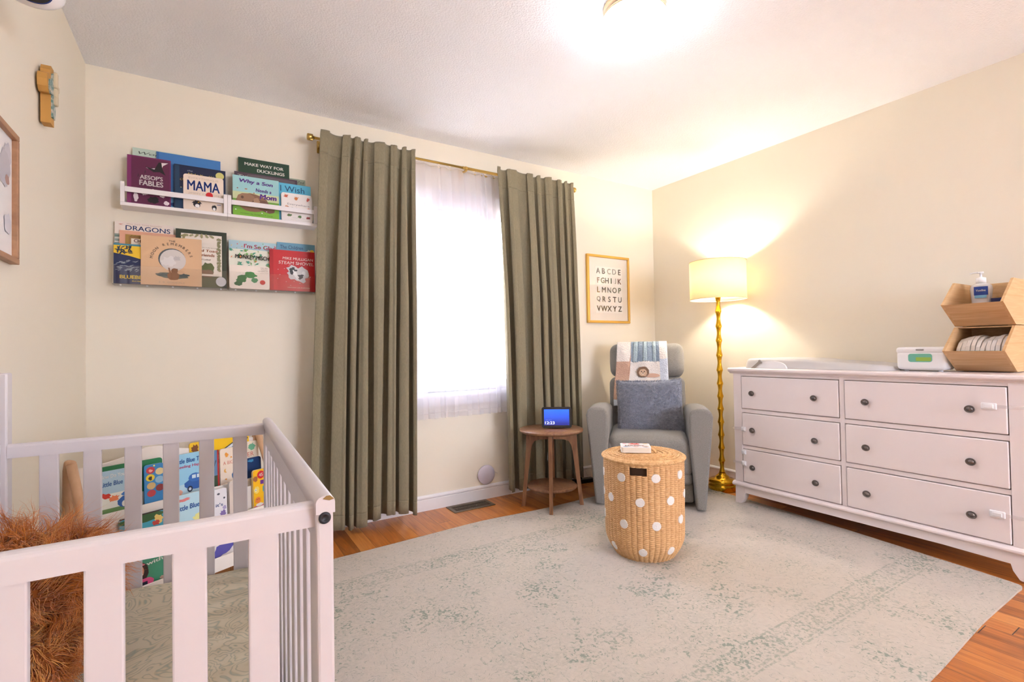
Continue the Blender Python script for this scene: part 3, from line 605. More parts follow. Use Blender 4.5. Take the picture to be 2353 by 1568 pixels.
lb('dark green bordered book with a toad drawing and silver seal', -.140, .0825, 1.682, 2.970, (44, 54, 36), [('r', .10, .03, .90, .93, (232, 222, 208)), ('r', .0, .0, .9, .2, (96, 96, 64)), ('t', 'AN I CAN READ PICTURE BOOK', .5, .70, .6, (150, 130, 110), .016, 0, 0, 0), ('t', 'Frog and Toad', .48, .64, .66, (168, 98, 52), .055, 0, .1, .03), ('t', 'Are Friends', .50, .57, .5, (168, 98, 52), .05, 0, .1, .03), ('t', 'Arnold Lobel', .5, .49, .34, (110, 90, 70), .024, 0, 0, .02),
   ('b', .62, .33, .13, .11, (96, 104, 54), 0, .15, 3), ('b', .60, .24, .12, .07, (126, 96, 70), 0, .2, 5), ('e', .88, .11, .105, .085, (206, 204, 206)), ('r', .5, .20, .84, .235, (226, 216, 200))] +
   [('b', .14+.0*i, .88-.05*i, .05, .02, (146, 140, 96), .7*i, .3, i) for i in range(5)] + [('b', .84, .86-.06*i, .05, .025, (140, 136, 96), .9*i, .3, i+9) for i in range(10)] + [('b', .2+.1*i, .90, .05, .018, (150, 146, 104), .5*i, .3, i+30) for i in range(6)], .009)
lb('pale blue book with pink lettering standing behind the jungle one', .093, .325, 1.652, 2.990, (176, 206, 214), [('t', "I'm So Glad", .64, .895, .66, (206, 56, 86), .085, -.02, 0, .02)] + art_scatter(5, 24, [(110, 170, 90), (220, 110, 120), (90, 120, 170), (240, 200, 90)], .03, .62, .97, .98, .008, .02), .008)
lb('jungle leaf book with black brush lettering on the lower ledge', .092, .300, 1.602, 2.972, (234, 232, 214), art_scatter(9, 70, [(76, 158, 128), (120, 178, 96), (150, 190, 120), (230, 124, 50)], .02, .35, .98, .98, .012, .05, .5) + [('t', 'MONKEY MISCHIEF', .60, .80, .92, (26, 24, 26), .10, -.02, .1, .02), ('b', .5, .46, .2, .05, (110, 130, 50), -.1, .1, 3)], .008)
lb('white board book with green leaves and red spot, bottom right ledge', .093, .283, 1.512, 2.953, (240, 228, 214), [('b', .30, .42, .14, .16, (36, 112, 48), .5, .15, 1), ('b', .52, .60, .15, .13, (52, 134, 60), -.2, .15, 2), ('b', .22, .22, .10, .1, (30, 96, 44), .1, .15, 3), ('b', .62, .38, .09, .1, (70, 140, 90), .3, .15, 4), ('e', .82, .30, .07, .10, (196, 52, 44)), ('t', 'THE VERY', .87, .92, .2, (120, 110, 100), .04, 0, 0, 0), ('t', 'HUNGRY', .87, .85, .18, (120, 110, 100), .04, 0, 0, 0), ('t', 'CATERPILLAR', .83, .78, .26, (120, 110, 100), .04, 0, 0, 0), ('t', 'by Eric Carle', .87, .70, .2, (120, 110, 100), .035, 0, 0, 0)], .015, True)
lb('slim blue book with white script peeking over the red one', .325, .524, 1.662, 2.982, (104, 158, 184), [('t', 'The Children', .38, .91, .60, (28, 56, 96), .075, 0, 0, .0), ('b', .86, .82, .09, .07, (236, 234, 226), 0, .2, 3), ('e', .92, .84, .06, .05, (238, 200, 70))], .008)
lb('bright red book with white crane drawing, right end of lower ledge', .2845, .517, 1.613, 2.953, (196, 24, 30), [('r', 0, 0, .08, 1, (176, 16, 22)), ('t', 'MIKE MULLIGAN', .62, .80, .68, (240, 228, 220), .065, -.01, .1, .0), ('t', 'STEAM SHOVEL', .58, .69, .78, (240, 228, 220), .075, -.01, .1, .0), ('b', .60, .42, .24, .19, (214, 210, 208), -.3, .25, 5), ('b', .50, .50, .08, .08, (60, 60, 62), 0, .3, 2), ('b', .66, .36, .1, .05, (80, 78, 80), .6, .3, 4), ('b', .74, .46, .05, .05, (236, 232, 230), .2, .4, 7), ('b', .56, .40, .04, .12, (240, 238, 236), .5, .3, 17), ('t', 'Story and Pictures by', .62, .17, .5, (150, 20, 24), .03, 0, 0, 0), ('t', 'VIRGINIA LEE BURTON', .62, .08, .5, (236, 200, 190), .024, 0, 0, 0)] +
   [('e', .5+.4*math.cos(i*2.4)*(.6+.03*i), .42+.28*math.sin(i*2.4)*(.6+.03*i), .008, .008, (236, 220, 216)) for i in range(16)], .010)

# ------------------------------------------------------------------ sling book rack behind the crib
A0 = Vector((-.45, 2.52, 0)); DV = Vector((.873, .488, 0)).normalized(); NV = Vector((.488, -.873, 0)).normalized()
RW = .755
rz = math.atan2(DV.y, DV.x)
rack = thing('book_rack', 'white tiered book rack with beech wood side posts standing behind the crib', 'bookcase', tuple(A0), (0, 0, rz))
RKM = RM[rack.name]   # local x along the rack, local -y towards the room, z up
for x in (-.012, RW-.002):
    mb = MB(); mb.tube([(x, .02, 0), (x, .018, .3), (x, .010, .60), (x, .0, .628), (x, -.018, .625)], .0165, BEECH, 12, RKM); mb.tube([(x, -.02, .622), (x, -.10, .46), (x, -.36, .0)], .0165, BEECH, 12, RKM); mb.build('side_post', rack)
RACKW = mat('rack_white', (240, 232, 224), .5)
def topz(u):
    return .60 + .042*math.exp(-((u-.27)/.11)**2) + .03*max(0, (u-.55)) 
mb = MB(); prof = [(.0+RW*i/30, topz(RW*i/30)) for i in range(31)]
mb.prism([(.01, .40)]+[(.01+(RW-.02)*i/30, topz(RW*i/30)) for i in range(31)]+[(RW-.01, .40)], .004, .012, RACKW, 'y', RKM); mb.build('back_panel', rack)
tiers = [(.385, -.018), (.262, -.118), (.128, -.213)]
for z, d in tiers:
    mb = MB(); mb.box((.008, d-.040, z-.012), (RW-.012, d+.014, z-.002), RACKW, RKM); mb.box((.008, d-.048, z-.030), (RW-.012, d-.040, z+.030), RACKW, RKM)
    mb.box((.008, d+.014, z-.012), (RW-.012, d+.020, z+.125), RACKW, RKM); mb.build('tier', rack, .002)
rg = 'picture books in the rack behind the crib'
def rb(label, s0, s1, z0, z1, d, base, art=(), th=.010, board=True, roll=0, **k):
    loc = RKM @ Vector((s0, d, z0))
    t = book('picture_book', label, s1-s0, z1-z0, th, tuple(loc), .04, rz, base, art, board, group=rg, **k)
    return t
truck = [('b', .62, .28, .30, .13, (44, 96, 170), 0, .06, 3), ('b', .60, .42, .17, .10, (54, 112, 188), 0, .05, 6), ('r', .52, .40, .62, .48, (214, 232, 240)), ('r', .65, .40, .74, .48, (214, 232, 240)), ('e', .46, .17, .07, .07, (28, 40, 60)), ('e', .46, .17, .035, .035, (220, 224, 230)), ('e', .78, .18, .07, .07, (28, 40, 60)), ('e', .78, .18, .03, .03, (220, 224, 230))]
def title(a, b=None, c2=(206, 60, 110), col=(34, 92, 170)): return [('t', a, .52, .84, .88, col, .10, .02, .1, .03)] + ([('t', b, .5, .70, .7, c2, .08, .02, .1, .02)] if b else [])
rb('green edged book with blue title at the left end of the rack top tier', .060, .205, .392, .594, -.030, (10, 116, 66), [('r', 0, 0, 1, .91, (176, 208, 226)), ('r', 0, 0, 1, .16, (110, 150, 90)), ('r', 0, .16, 1, .45, (236, 236, 226)), ('t', 'How Do You Feel', .5, .80, .8, (250, 250, 250), .07, .02, .1, .02), ('t', 'Little Blue Truck', .55, .65, .88, (34, 92, 170), .09, .02, .1, .02), ('b', .22, .42, .14, .05, (206, 50, 36), -.2, .3, 3), ('b', .42, .34, .12, .06, (232, 130, 80), .2, .3, 8)] + [('b', .72, .24, .22, .12, (44, 96, 170), 0, .06, 3), ('e', .66, .2, .06, .06, (230, 230, 220)), ('b', .78, .40, .2, .05, (60, 120, 190), .1, .1, 4)])
rb('green book behind a blue sound panel with round picture buttons', .210, .302, .392, .592, -.026, (20, 124, 76), [('r', 0, 0, .3, .35, (232, 232, 226)), ('r', 0, 0, .25, .06, (236, 190, 40))], .012)
b_ = rb('blue sound button book with seven round pictures on the rack', .222, .298, .398, .572, -.046, (56, 136, 196), [('e', u, v, .22, .085, c_) for u, v, c_ in ((.32, .86, (196, 60, 70)), (.78, .80, (226, 206, 150)), (.30, .68, (236, 206, 50)), (.76, .60, (150, 190, 214)), (.34, .48, (210, 180, 120)), (.78, .40, (140, 50, 50)), (.34, .30, (190, 60, 66)))] + [('b', .30, .67, .09, .05, (40, 40, 40), 0, .3, 3), ('b', .32, .85, .12, .03, (240, 170, 160), 0, .3, 4), ('e', .5, .96, .05, .02, (240, 230, 120))], .006)
rb('light blue book with a blue vehicle and pink second line, rack top tier', .335, .500, .392, .588, -.030, (150, 204, 230), [('r', 0, 0, 1, .3, (186, 216, 228)), ('p', [(0, .9), (.14, .9), (.14, 1), (0, 1)], (236, 210, 60))] + title('Little Blue Truck', 'Feeling Happy') + truck + [('b', .12, .12, .14, .08, (230, 170, 150), 0, .2, 5)])
rb('small yellow and brown book just showing over the rack back', .425, .475, .47, .628, -.004, (236, 192, 40), [('b', .5, .82, .3, .12, (120, 70, 30), 0, .3, 3)], .006)
rb('yellow book with a white and black train at the rack top right', .515, .715, .43, .655, -.004, (244, 196, 20), [('p', [(.0, .42), (.3, .62), (.75, .84), (.98, .80), (.9, .70), (.5, .50), (.2, .34)], (40, 50, 66)), ('p', [(.1, .46), (.35, .62), (.72, .80), (.86, .77), (.5, .60), (.25, .44)], (226, 230, 236)), ('p', [(.3, .50), (.62, .70), (.80, .74), (.6, .62)], (90, 130, 160))], .008)
rb('dark blue book with bare trees and red spine on the rack', .505, .548, .392, .578, -.024, (104, 140, 176), [('r', 0, 0, 1, .35, (60, 84, 60)), ('p', [(.3, .2), (.4, .2), (.45, .8), (.38, .8)], (40, 44, 50)), ('p', [(.36, .5), (.7, .72), (.66, .76)], (40, 44, 50)), ('r', .82, 0, 1, 1, (180, 40, 36))], .008)
rb('cream book with orange stars and moon, rack top tier', .552, .660, .392, .578, -.028, (240, 224, 206), [('t', 'A BIG', .36, .62, .46, (206, 110, 90), .09, .03, 0, 0), ('b', .30, .83, .1, .05, (236, 160, 60), 0, .35, 4), ('e', .24, .42, .08, .05, (236, 180, 90)), ('e', .30, .43, .07, .05, (240, 224, 206)), ('b', .75, .25, .25, .16, (26, 100, 150), 0, .1, 4), ('b', .82, .42, .1, .07, (110, 60, 40), 0, .2, 8), ('e', .24, .2, .04, .02, (236, 160, 60)), ('e', .5, .75, .04, .02, (236, 160, 60))], .008)
rb('cream book with a green bird, right end of the rack top tier', .665, .752, .41, .590, -.020, (236, 222, 200), [('t', 'HER', .40, .64, .66, (206, 110, 90), .12, .04, 0, 0), ('b', .62, .84, .24, .08, (110, 178, 140), .3, .25, 4), ('p', [(.5, .88), (.72, .96), (.66, .86)], (110, 178, 140)), ('e', .16, .8, .06, .03, (236, 180, 90)), ('e', .86, .46, .05, .03, (236, 160, 60))], .008)
rb('navy book mostly hidden behind the yellow sticker book', .676, .753, .37, .510, -.042, (22, 58, 110), [('b', .3, .9, .2, .05, (60, 140, 190), 0, .3, 3)], .006)
# second tier
rb('dark green and teal leafy book in the rack middle tier, left', .10, .262, .268, .395, -.128, (62, 160, 186), [('b', .5, .86, .5, .14, (50, 92, 46), 0, .15, 3), ('b', .85, .72, .1, .14, (226, 196, 110), .3, .3, 4), ('b', .78, .6, .08, .08, (190, 60, 50), 0, .3, 5), ('r', 0, .96, 1, 1, (60, 30, 30)), ('t', 'EY', .3, .42, .3, (30, 90, 130), .14)])
rb('pale blue book with lettering in the rack middle tier', .300, .470, .268, .430, -.128, (186, 220, 232), [('t', 'Little Blue Truck', .5, .66, .95, (34, 92, 170), .13, .03, .1, .03), ('b', .2, .86, .18, .04, (220, 130, 130), .1, .3, 3), ('b', .7, .3, .3, .12, (236, 232, 150), 0, .2, 4), ('b', .85, .2, .12, .08, (44, 96, 170), 0, .2, 4)])
rb('white book with purple flowers in the rack middle tier', .455, .520, .268, .418, -.135, (234, 232, 236), [('t', "it's", .45, .52, .5, (90, 110, 160), .1), ('b', .7, .25, .2, .09, (130, 110, 170), .3, .3, 3), ('b', .8, .4, .12, .06, (170, 160, 200), .3, .3, 5), ('e', .4, .85, .1, .03, (90, 90, 100)), ('e', .8, .7, .07, .03, (90, 90, 100))], .008)
rb('cream edged board book tilted in the rack middle tier', .530, .600, .268, .440, -.138, (222, 208, 196), [], .012)
rb('yellow sticker book with animals, tyre and red stop sign at rack right', .655, .752, .268, .462, -.128, (246, 190, 22), [('e', .42, .86, .2, .10, (206, 34, 46)), ('t', '45', .42, .86, .2, (240, 236, 230), .08), ('e', .92, .72, .2, .11, (26, 24, 30)), ('e', .92, .72, .11, .065, (236, 230, 232)), ('e', .92, .72, .05, .03, (150, 120, 180)), ('r', .38, .62, .58, .72, (110, 50, 140)), ('r', .5, .42, .64, .56, (70, 170, 170)), ('p', [(.7, .18), (.95, .20), (.82, .42)], (206, 44, 40)), ('b', .12, .78, .12, .07, (170, 104, 60), 0, .15, 3), ('b', .16, .50, .15, .09, (244, 216, 110), 0, .12, 3), ('e', .12, .5, .05, .035, (245, 245, 240)), ('e', .12, .5, .02, .015, (20, 20, 20)), ('b', .22, .24, .16, .08, (232, 130, 60), 0, .15, 7), ('e', .17, .26, .02, .012, (20, 20, 20)), ('e', .27, .26, .02, .012, (20, 20, 20)), ('r', 0, 0, 1, .10, (228, 130, 170)), ('b', .3, .12, .2, .04, (240, 236, 230), 0, .1, 2)], .012)
# third tier
rb('green book showing a smiling woman in pink headband, rack bottom tier', .055, .222, .135, .275, -.222, (70, 156, 122), [('t', 'Potty', .60, .90, .5, (246, 246, 240), .14, .05, .1, .03), ('t', 'with', .74, .64, .34, (246, 246, 240), .10, .1, 0, .02), ('b', .50, .44, .11, .24, (52, 30, 26), 0, .08, 4), ('e', .44, .46, .075, .15, (226, 160, 128)), ('b', .44, .65, .10, .035, (230, 130, 150), -.2, .05, 2), ('p', [(.36, .39), (.5, .36), (.46, .42)], (240, 236, 232)), ('b', .52, .12, .2, .14, (232, 92, 150), 0, .08, 3), ('r', .36, 0, .58, .16, (30, 36, 66)), ('b', .9, .12, .06, .05, (226, 190, 170), 0, .2, 3)])
rb('white and violet book in the rack bottom tier, right', .36, .50, .135, .225, -.222, (232, 226, 220), [('b', .68, .5, .4, .3, (88, 84, 168), .5, .15, 3), ('b', .2, .3, .1, .08, (120, 60, 50), .5, .25, 4)])

# ------------------------------------------------------------------ crib
crib = thing('baby_crib', 'white painted wooden mini crib with flat slats in the near left corner', 'crib', (-.16, 1.26, 0))
CX0, CX1, CY0, CY1, RT = -.435, .158, .762, 1.765, .822
def post(x0, x1, y0, y1, z1, cap=False):
    mb = MB(); mb.box((x0, y0, RZ if x0 > -.12 else 0), (x1, y1, z1), CRIBW); mb.build('corner_post', crib, .004)
post(.1345, .158, CY0-.012, CY0+.032, .812); post(.1345, .158, CY1-.042, CY1, .812)
post(-.478, -.434, CY0-.012, CY0+.030, 1.0); post(-.478, -.434, CY1-.040, CY1, 1.0)
mb = MB()   # side top rail (long side) with rounded top
def roundrail(y0, y1, x0, x1, z0, z1, n=8):
    pts = [(x0, z0), (x1, z0)]; r = (x1-x0)/2; cx = (x0+x1)/2
    for i in range(n+1): a = PI*i/n; pts.append((cx+r*math.cos(a), z1-.010+.010*math.sin(a)))
    return pts
mb.prism(roundrail(0, 0, .1335, .1600, .806, .832), CY0-.014, CY1+.002, CRIBW, 'y', None, True); mb.build('side_rail', crib)
mb = MB(); mb.box((.137, CY0+.032, .752), (.155, CY1-.042, .807), CRIBW); mb.build('side_rail', crib, .003)
mb = MB(); mb.box((.137, CY0+.032, .14), (.155, CY1-.042, .20), CRIBW); mb.build('side_rail', crib, .003)
CHIP = mat('chipped_wood', (150, 118, 66), .8)
mb = MB(); mb.prism([(.143, .8275), (.148, .8315), (.153, .8315), (.1585, .826), (.152, .8245)], CY0-.0150, CY0-.0142, CHIP, 'y'); mb.build('chipped_patch', crib)
# end rails (toward the camera, and far)
for y, nm in ((CY0, 0), (CY1-.045, 1)):
    mb = MB(); ya = y+.002; yb_ = ya+.024
    prof = [(ya, .785), (yb_, .785)] + [((ya+yb_)/2+.012*math.cos(PI*i/8), .812+.008*math.sin(PI*i/8)) for i in range(9)]
    mb.prism(prof, -.434, .130 if nm == 0 else .146, CRIBW, 'x', None, False); mb.build('end_rail', crib)
    mb = MB(); mb.box((-.434, ya, .14), (.130 if nm == 0 else .146, yb_, .20), CRIBW); mb.build('end_rail', crib, .004)
    for k in range(6):
        x = (-.3885 + k*.0866) if nm == 0 else (-.376 + k*.0873)
        x1_ = x+.0385
        mb = MB(); mb.box((x, ya+.005, .195), (x1_, ya+.018, .788), CRIBW); mb.build('slat', crib, .0025)
for k in range(11):
    y = CY0+.05+k*.0842
    mb = MB(); mb.box((.140, y, .195), (.152, y+.040, .757), CRIBW); mb.build('slat', crib, .0025)
# headboard side along the wall
mb = MB(); pts = [(CY0+.030, .14), (CY1-.040, .14), (CY1-.040, .82)]
for i in range(13):
    t_ = i/12; y = CY1-.045-(CY1-CY0-.085)*t_; pts.append((y, .82+.17*math.sin(PI*t_)**.5))
pts.append((CY0+.030, .82))
mb.prism(pts, -.466, -.446, CRIBW, 'x'); mb.build('headboard', crib, .004)
for p in ((.1455, CY0-.0125, .800), (.1455, CY0-.0125, .17)):
    mb = MB(); mb.lathe([(0, 0), (.0084, 0), (.0087, .0015), (.0072, .003), (.0042, .003), (.0034, .0015), (0, .0015)], mat('bolt_dark', (52, 54, 60), .45, .5), 24, T(*p) @ R(PI/2, 'X')); mb.build('bolt_cap', crib)
mb = MB(); mb.box((-.434, CY0+.03, .262), (.118, CY1-.05, .28), CRIBW); mb.build('mattress_support', crib)

for ch in crib.children:      # the open long side stands very slightly out of square
    xs = [v.co.x + crib.location.x for v in ch.data.vertices]
    if min(xs) > .12:
        for v in ch.data.vertices: v.co.x += (v.co.y + crib.location.y - CY0)*.0165 - .0045
mt = thing('crib_mattress', 'crib mattress in a swirling sage and cream marbled sheet', 'mattress', (-.16, 1.26, .285))
mb = MB(); mb.rbox((.545, .915, .115), .022, SHEET, T(-.156, 1.252, .342), (0, 0, .006), 34, 3, .010, 9, 3); mb.build('fitted_sheet', mt)

# shaggy plush
FURC = [(226, 138, 48), (206, 114, 32), (238, 166, 84), (172, 88, 24)]
def plush():
    t = thing('plush_lion', 'shaggy orange brown plush animal sitting in the crib', 'stuffed toy', (-.30, 1.30, .40))
    body = MB(); B = mat('plush_skin', (150, 82, 26), .95)
    def ell(c, r, m, mbx, n=20):
        mbx.grid(lambda u, v: (c[0]+r[0]*math.sin(PI*v)*math.cos(2*PI*u), c[1]+r[1]*math.sin(PI*v)*math.sin(2*PI*u), c[2]+r[2]*math.cos(PI*v)), n, n, m, closed=True)
    parts = [((-.306, 1.31, .60), (.112, .115, .085)), ((-.325, 1.26, .48), (.105, .13, .085))]
    for c, r in parts: ell(c, r, B, body)
    body.build('body', t)
    mz = MB(); ell((-.325, 1.165, .58), (.045, .04, .034), mat('plush_muzzle', (226, 200, 168), .9), mz); 
    mz.build('muzzle', t)
    rnd = random.Random(4); fur = [MB() for _ in range(1)][0]
    fm = []
    for i, c_ in enumerate(FURC): fm.append(mat('fur_%s' % ('amber', 'rust', 'honey', 'umber')[i], c_, .8, sheen=.3))
    out = {i: ([], []) for i in range(4)}
    for (c, r), cnt, ln in ((parts[0], 9000, .085), (parts[1], 7000, .050)):
        c = Vector(c)
        for k in range(cnt):
            d = Vector((rnd.gauss(0, 1), rnd.gauss(0, 1), rnd.gauss(0, 1))).normalized()
            p = c + Vector((d.x*r[0], d.y*r[1], d.z*r[2])); 
            nn = Vector((d.x/r[0], d.y/r[1], d.z/r[2])).normalized()
            if p.y < 1.19 and p.z > .555 and abs(p.x+.325) < .05: continue
            # clumped direction field
            cl = Vector(noise.noise_vector(p*22))*2.1; sw = Vector(noise.noise_vector(p*55+Vector((5, 5, 5))))*1.0
            dr = (nn*.75 + cl*.8 + sw*.45 + Vector((.18, -.05, -.30))).normalized(); L_ = ln*rnd.uniform(.6, 1.15); w0 = rnd.uniform(.0006, .0012)
            pts = []; q = p.copy(); v = dr.copy()
            for s_ in range(6):
                pts.append(q.copy()); q += v*(L_/5); v = (v + Vector((0, 0, -.17)) + sw*.22 + Vector(noise.noise_vector(q*34))*1.1).normalized()
            vi = int(min(3, max(0, 1.6+2.4*noise.noise(p*14)+rnd.uniform(-.7, .7)))); vs, fs = out[vi]
            sd = v.cross(nn); sd = sd.normalized() if sd.length > 1e-4 else Vector((1, 0, 0)); sd2 = sd.cross(v).normalized(); n0 = len(vs)
            for s_, q in enumerate(pts):
                ww = w0*(1-s_/5.2)
                vs += [q+sd*ww, q-sd*ww*.5+sd2*ww*.87, q-sd*ww*.5-sd2*ww*.87]
            for s_ in range(5):
                for j in range(3): j2 = (j+1) % 3; fs.append((n0+s_*3+j, n0+s_*3+j2, n0+s_*3+3+j2, n0+s_*3+3+j))
    for i in range(4): fur.add(out[i][0], out[i][1], fm[i], None, True)
    f = fur.build('fur', t); f['kind'] = 'stuff'
plush()

# ------------------------------------------------------------------ left wall things
t = thing('wall_cross', 'ochre wall cross with pale teal inlay high on the left wall', 'cross', (XL, 2.27, 1.95))
CW = mat('cross_wood', (196, 146, 72), .6); CM = mat('cross_inlay', (168, 178, 164), .6); add_mottle(CM, (96, 140, 136), (206, 200, 186), 60, .4, .6)
def cross_pts(k=1.0):
    cy, cz = 2.285, 1.985
    p = [(-.022, -.135), (.022, -.135), (.024, -.035), (.045, -.040), (.062, -.025), (.066, 0), (.060, .022), (.042, .032), (.024, .028), (.026, .050), (.016, .068), (-.016, .068), (-.026, .050), (-.024, .028), (-.042, .032), (-.060, .022), (-.066, 0), (-.062, -.025), (-.045, -.040), (-.024, -.035)]
    return [(cy+a*k, cz+(b+.0335)*k-.0335) for a, b in p]
mb = MB(); mb.prism(cross_pts(), -.488, -.462, CW, 'x'); mb.build('body', t, .002)
mb = MB(); mb.prism(cross_pts(.76), -.462, -.457, CM, 'x'); mb.build('inlay', t, .001)
mb = MB()
for a, b, c in ((2.285, 2.0, .020), (2.287, 1.965, .017), (2.289, 1.94, .019), (2.286, 2.025, .013), (2.30, 1.985, .012)):
    mb.rbox((.013, .020, c*1.9), .005, mat('cross_relief', (206, 190, 158), .6), T(-.4535, a, b), n=2, k=3)
mb.build('relief', t)
t = thing('framed_picture', 'oak framed picture cut by the left edge of the photo, on the left wall', 'picture', (XL, 1.75, 1.5))
fy0, fy1, fz0, fz1 = 1.52, 1.985, 1.312, 1.692; fw = .017
mb = MB(); xa, xb = XL+.001, XL+.022
for a, b in (((xa, fy0, fz0), (xb, fy1, fz0+fw)), ((xa, fy0, fz1-fw), (xb, fy1, fz1)), ((xa, fy0, fz0+fw), (xb, fy0+fw, fz1-fw)), ((xa, fy1-fw, fz0+fw), (xb, fy1, fz1-fw))): mb.box(a, b, OAKF)
mb.build('frame', t, .002)
mb = MB(); mb.box((xa, fy0+fw, fz0+fw), (xa+.008, fy1-fw, fz1-fw), colm((236, 232, 230)))
PM = RM[t.name]
def wallart(pts, c, k): mb.add([(xa+.0085+.0003*k, p[0], p[1]) for p in pts], [tuple(range(len(pts)))], colm(c))
wallart(blob(1.93, 1.62, .028, .035, 18, 0, .2, 3), (206, 202, 208), 1); wallart(blob(1.90, 1.57, .05, .05, 18, 0, .2, 5), (196, 192, 198), 2); wallart(blob(1.925, 1.545, .018, .015, 14, 0, .15, 7), (176, 140, 130), 3); wallart(blob(1.93, 1.42, .03, .03, 14, 0, .15, 9), (216, 214, 222), 4); wallart(blob(1.76, 1.5, .09, .11, 20, 0, .15, 19), (190, 180, 176), 5)
mb.build('print', t)
t = thing('baby_monitor_camera', 'white camera with dark oval lens at the top left corner, reaching out from the wall', 'camera', (-.40, 1.78, 2.04))
cdir = Vector((.30, -.55, -.60)).normalized(); cq = cdir.to_track_quat('Z', 'Y').to_matrix().to_4x4(); cc = Vector((-.388, 1.70, 1.992))
M = Matrix.Translation(cc) @ cq
mb = MB(); mb.grid(lambda u, v: (.078*math.sin(PI*v)*math.cos(2*PI*u), .052*math.sin(PI*v)*math.sin(2*PI*u), -.02+.030*math.cos(PI*v)), 36, 18, WPLAST, M, closed=True); mb.build('housing', t)
mb = MB(); mb.lathe([(0, .0), (.030, .0), (.041, .006), (.043, .010), (.039, .0125), (0, .0135)], mat('lens_glass', (26, 22, 20), .08, coat=1), 40, M @ SC(1, .72, 1)); mb.build('lens', t)
mb = MB(); mb.lathe([(.0425, .0), (.0455, .006), (.044, .0115), (.0405, .0115)], mat('lens_ring_blue', (40, 54, 110), .3), 40, M @ SC(1, .72, 1), cap=False); mb.build('lens_ring', t)
mb = MB(); mb.tube([tuple(cc-cdir*.03), (-.42, 1.76, 2.06), (XL+.004, 1.78, 2.07)], .012, WPLAST, 12); mb.lathe([(.03, 0), (.03, .008), (.012, .012)], WPLAST, 24, T(XL, 1.78, 2.07) @ R(PI/2, 'Y')); mb.build('wall_arm', t)

# ------------------------------------------------------------------ alphabet print on the back wall
t = thing('framed_alphabet_print', 'gold framed alphabet print on the back wall beside the right curtain', 'picture', (2.82, YB, 1.52))
GY = 3.003; gx0, gx1, gz0, gz1 = 2.586, 3.052, 1.243, 1.802; gw = .020
mb = MB()
for a, b in (((gx0, GY, gz0), (gx1, YB-.001, gz0+gw)), ((gx0, GY, gz1-gw), (gx1, YB-.001, gz1)), ((gx0, GY, gz0+gw), (gx0+gw, YB-.001, gz1-gw)), ((gx1-gw, GY, gz0+gw), (gx1, YB-.001, gz1-gw))): mb.box(a, b, GOLDF)
mb.build('frame', t, .003)
mb = MB(); MATB = colm((242, 232, 220), .7); mb.box((gx0+gw, GY+.012, gz0+gw), (gx1-gw, GY+.018, gz1-gw), MATB)
cx0, cx1, cz0, cz1 = 2.685, 2.965, 1.335, 1.70
mb.box((cx0-.008, GY+.0112, cz0-.008), (cx1+.008, GY+.012, cz1+.008), colm((248, 240, 230), .7))
rows = ['ABCDE', 'FGHIJK', 'LMNOP', 'QRSTU', 'VWXYZ']
pal = [(186, 184, 178), (150, 140, 128), (206, 210, 186), (196, 190, 180), (96, 72, 58), (226, 160, 130), (158, 150, 96), (140, 128, 110), (90, 140, 80), (190, 180, 160), (206, 110, 84), (216, 160, 96), (184, 170, 150), (196, 190, 176), (150, 150, 120), (130, 150, 110), (196, 192, 184), (206, 190, 160), (150, 150, 140), (84, 60, 44), (150, 150, 140), (140, 120, 84), (176, 140, 70), (140, 110, 70), (120, 92, 60), (150, 140, 120)]
k = 0
for r_, row in enumerate(rows):
    for c_, ch in enumerate(row):
        x = cx0+.022+(cx1-cx0-.044)*c_/(len(row)-1); z = cz1-.028-(cz1-cz0-.056)*r_/4
        put_text(mb, ch, colm(tuple(int(v+(242-v)*.28) for v in pal[k])), T(x, GY+.0108, z) @ R(PI/2, 'X'), None, .044, 0, 0, .03); k += 1
mb.build('print', t)
mb = MB(); mb.box((gx0+gw, GY+.005, gz0+gw), (gx1-gw, GY+.007, gz1-gw), ACRYL); mb.build('glass_pane', t)

# ------------------------------------------------------------------ side table and what stands on it
TC = Vector((1.925, 2.632, 0)); tb = thing('side_table', 'round walnut side table with lower shelf beside the grey recliner', 'table', tuple(TC))
mb = MB(); mb.lathe([(0, .490), (.196, .490), (.208, .496), (.211, .504), (.209, .510), (0, .511)], WALNUT, 64, T(TC.x, TC.y, 0)); mb.build('tabletop', tb)
angs = [math.atan2(2.742-TC.y, 1.768-TC.x), math.atan2(2.481-TC.y, 1.804-TC.x), math.atan2(2.523-TC.y, 2.083-TC.x), math.atan2(2.783-TC.y, 2.046-TC.x)]
for i, a in enumerate(angs):
    z0 = RZ if i in (1, 2) else 0
    M = T(TC.x, TC.y, 0) @ R(a, 'Z')
    # leg with curved shoulder bracket; profile in (radius, height)
    pr = [(.205, z0), (.180, z0)]; pr += [(.158, .20), (.138, .36), (.128, .405), (.112, .430), (.08, .440), (.012, .442), (.012, .489), (.165, .489), (.168, .40), (.184, .20)]
    mb = MB(); mb.prism([(p[0], p[1]) for p in pr], -.0115, .0115, WALNUT, 'y', M); mb.build('leg', tb, .002)
mb = MB(); mb.lathe([(0, .128), (.160, .128), (.163, .131), (.163, .141), (.160, .144), (0, .144)], WALNUT, 56, T(TC.x, TC.y, 0)); mb.build('lower_shelf', tb)
mb = MB(); mb.lathe([(0, 0), (.0055, 0), (.0055, .002), (0, .0025)], WPLAST, 12, T(TC.x, TC.y, 0) @ R(angs[0], 'Z') @ T(.150, -.0117, .385) @ R(PI/2, 'X')); mb.build('screw_cap', tb)

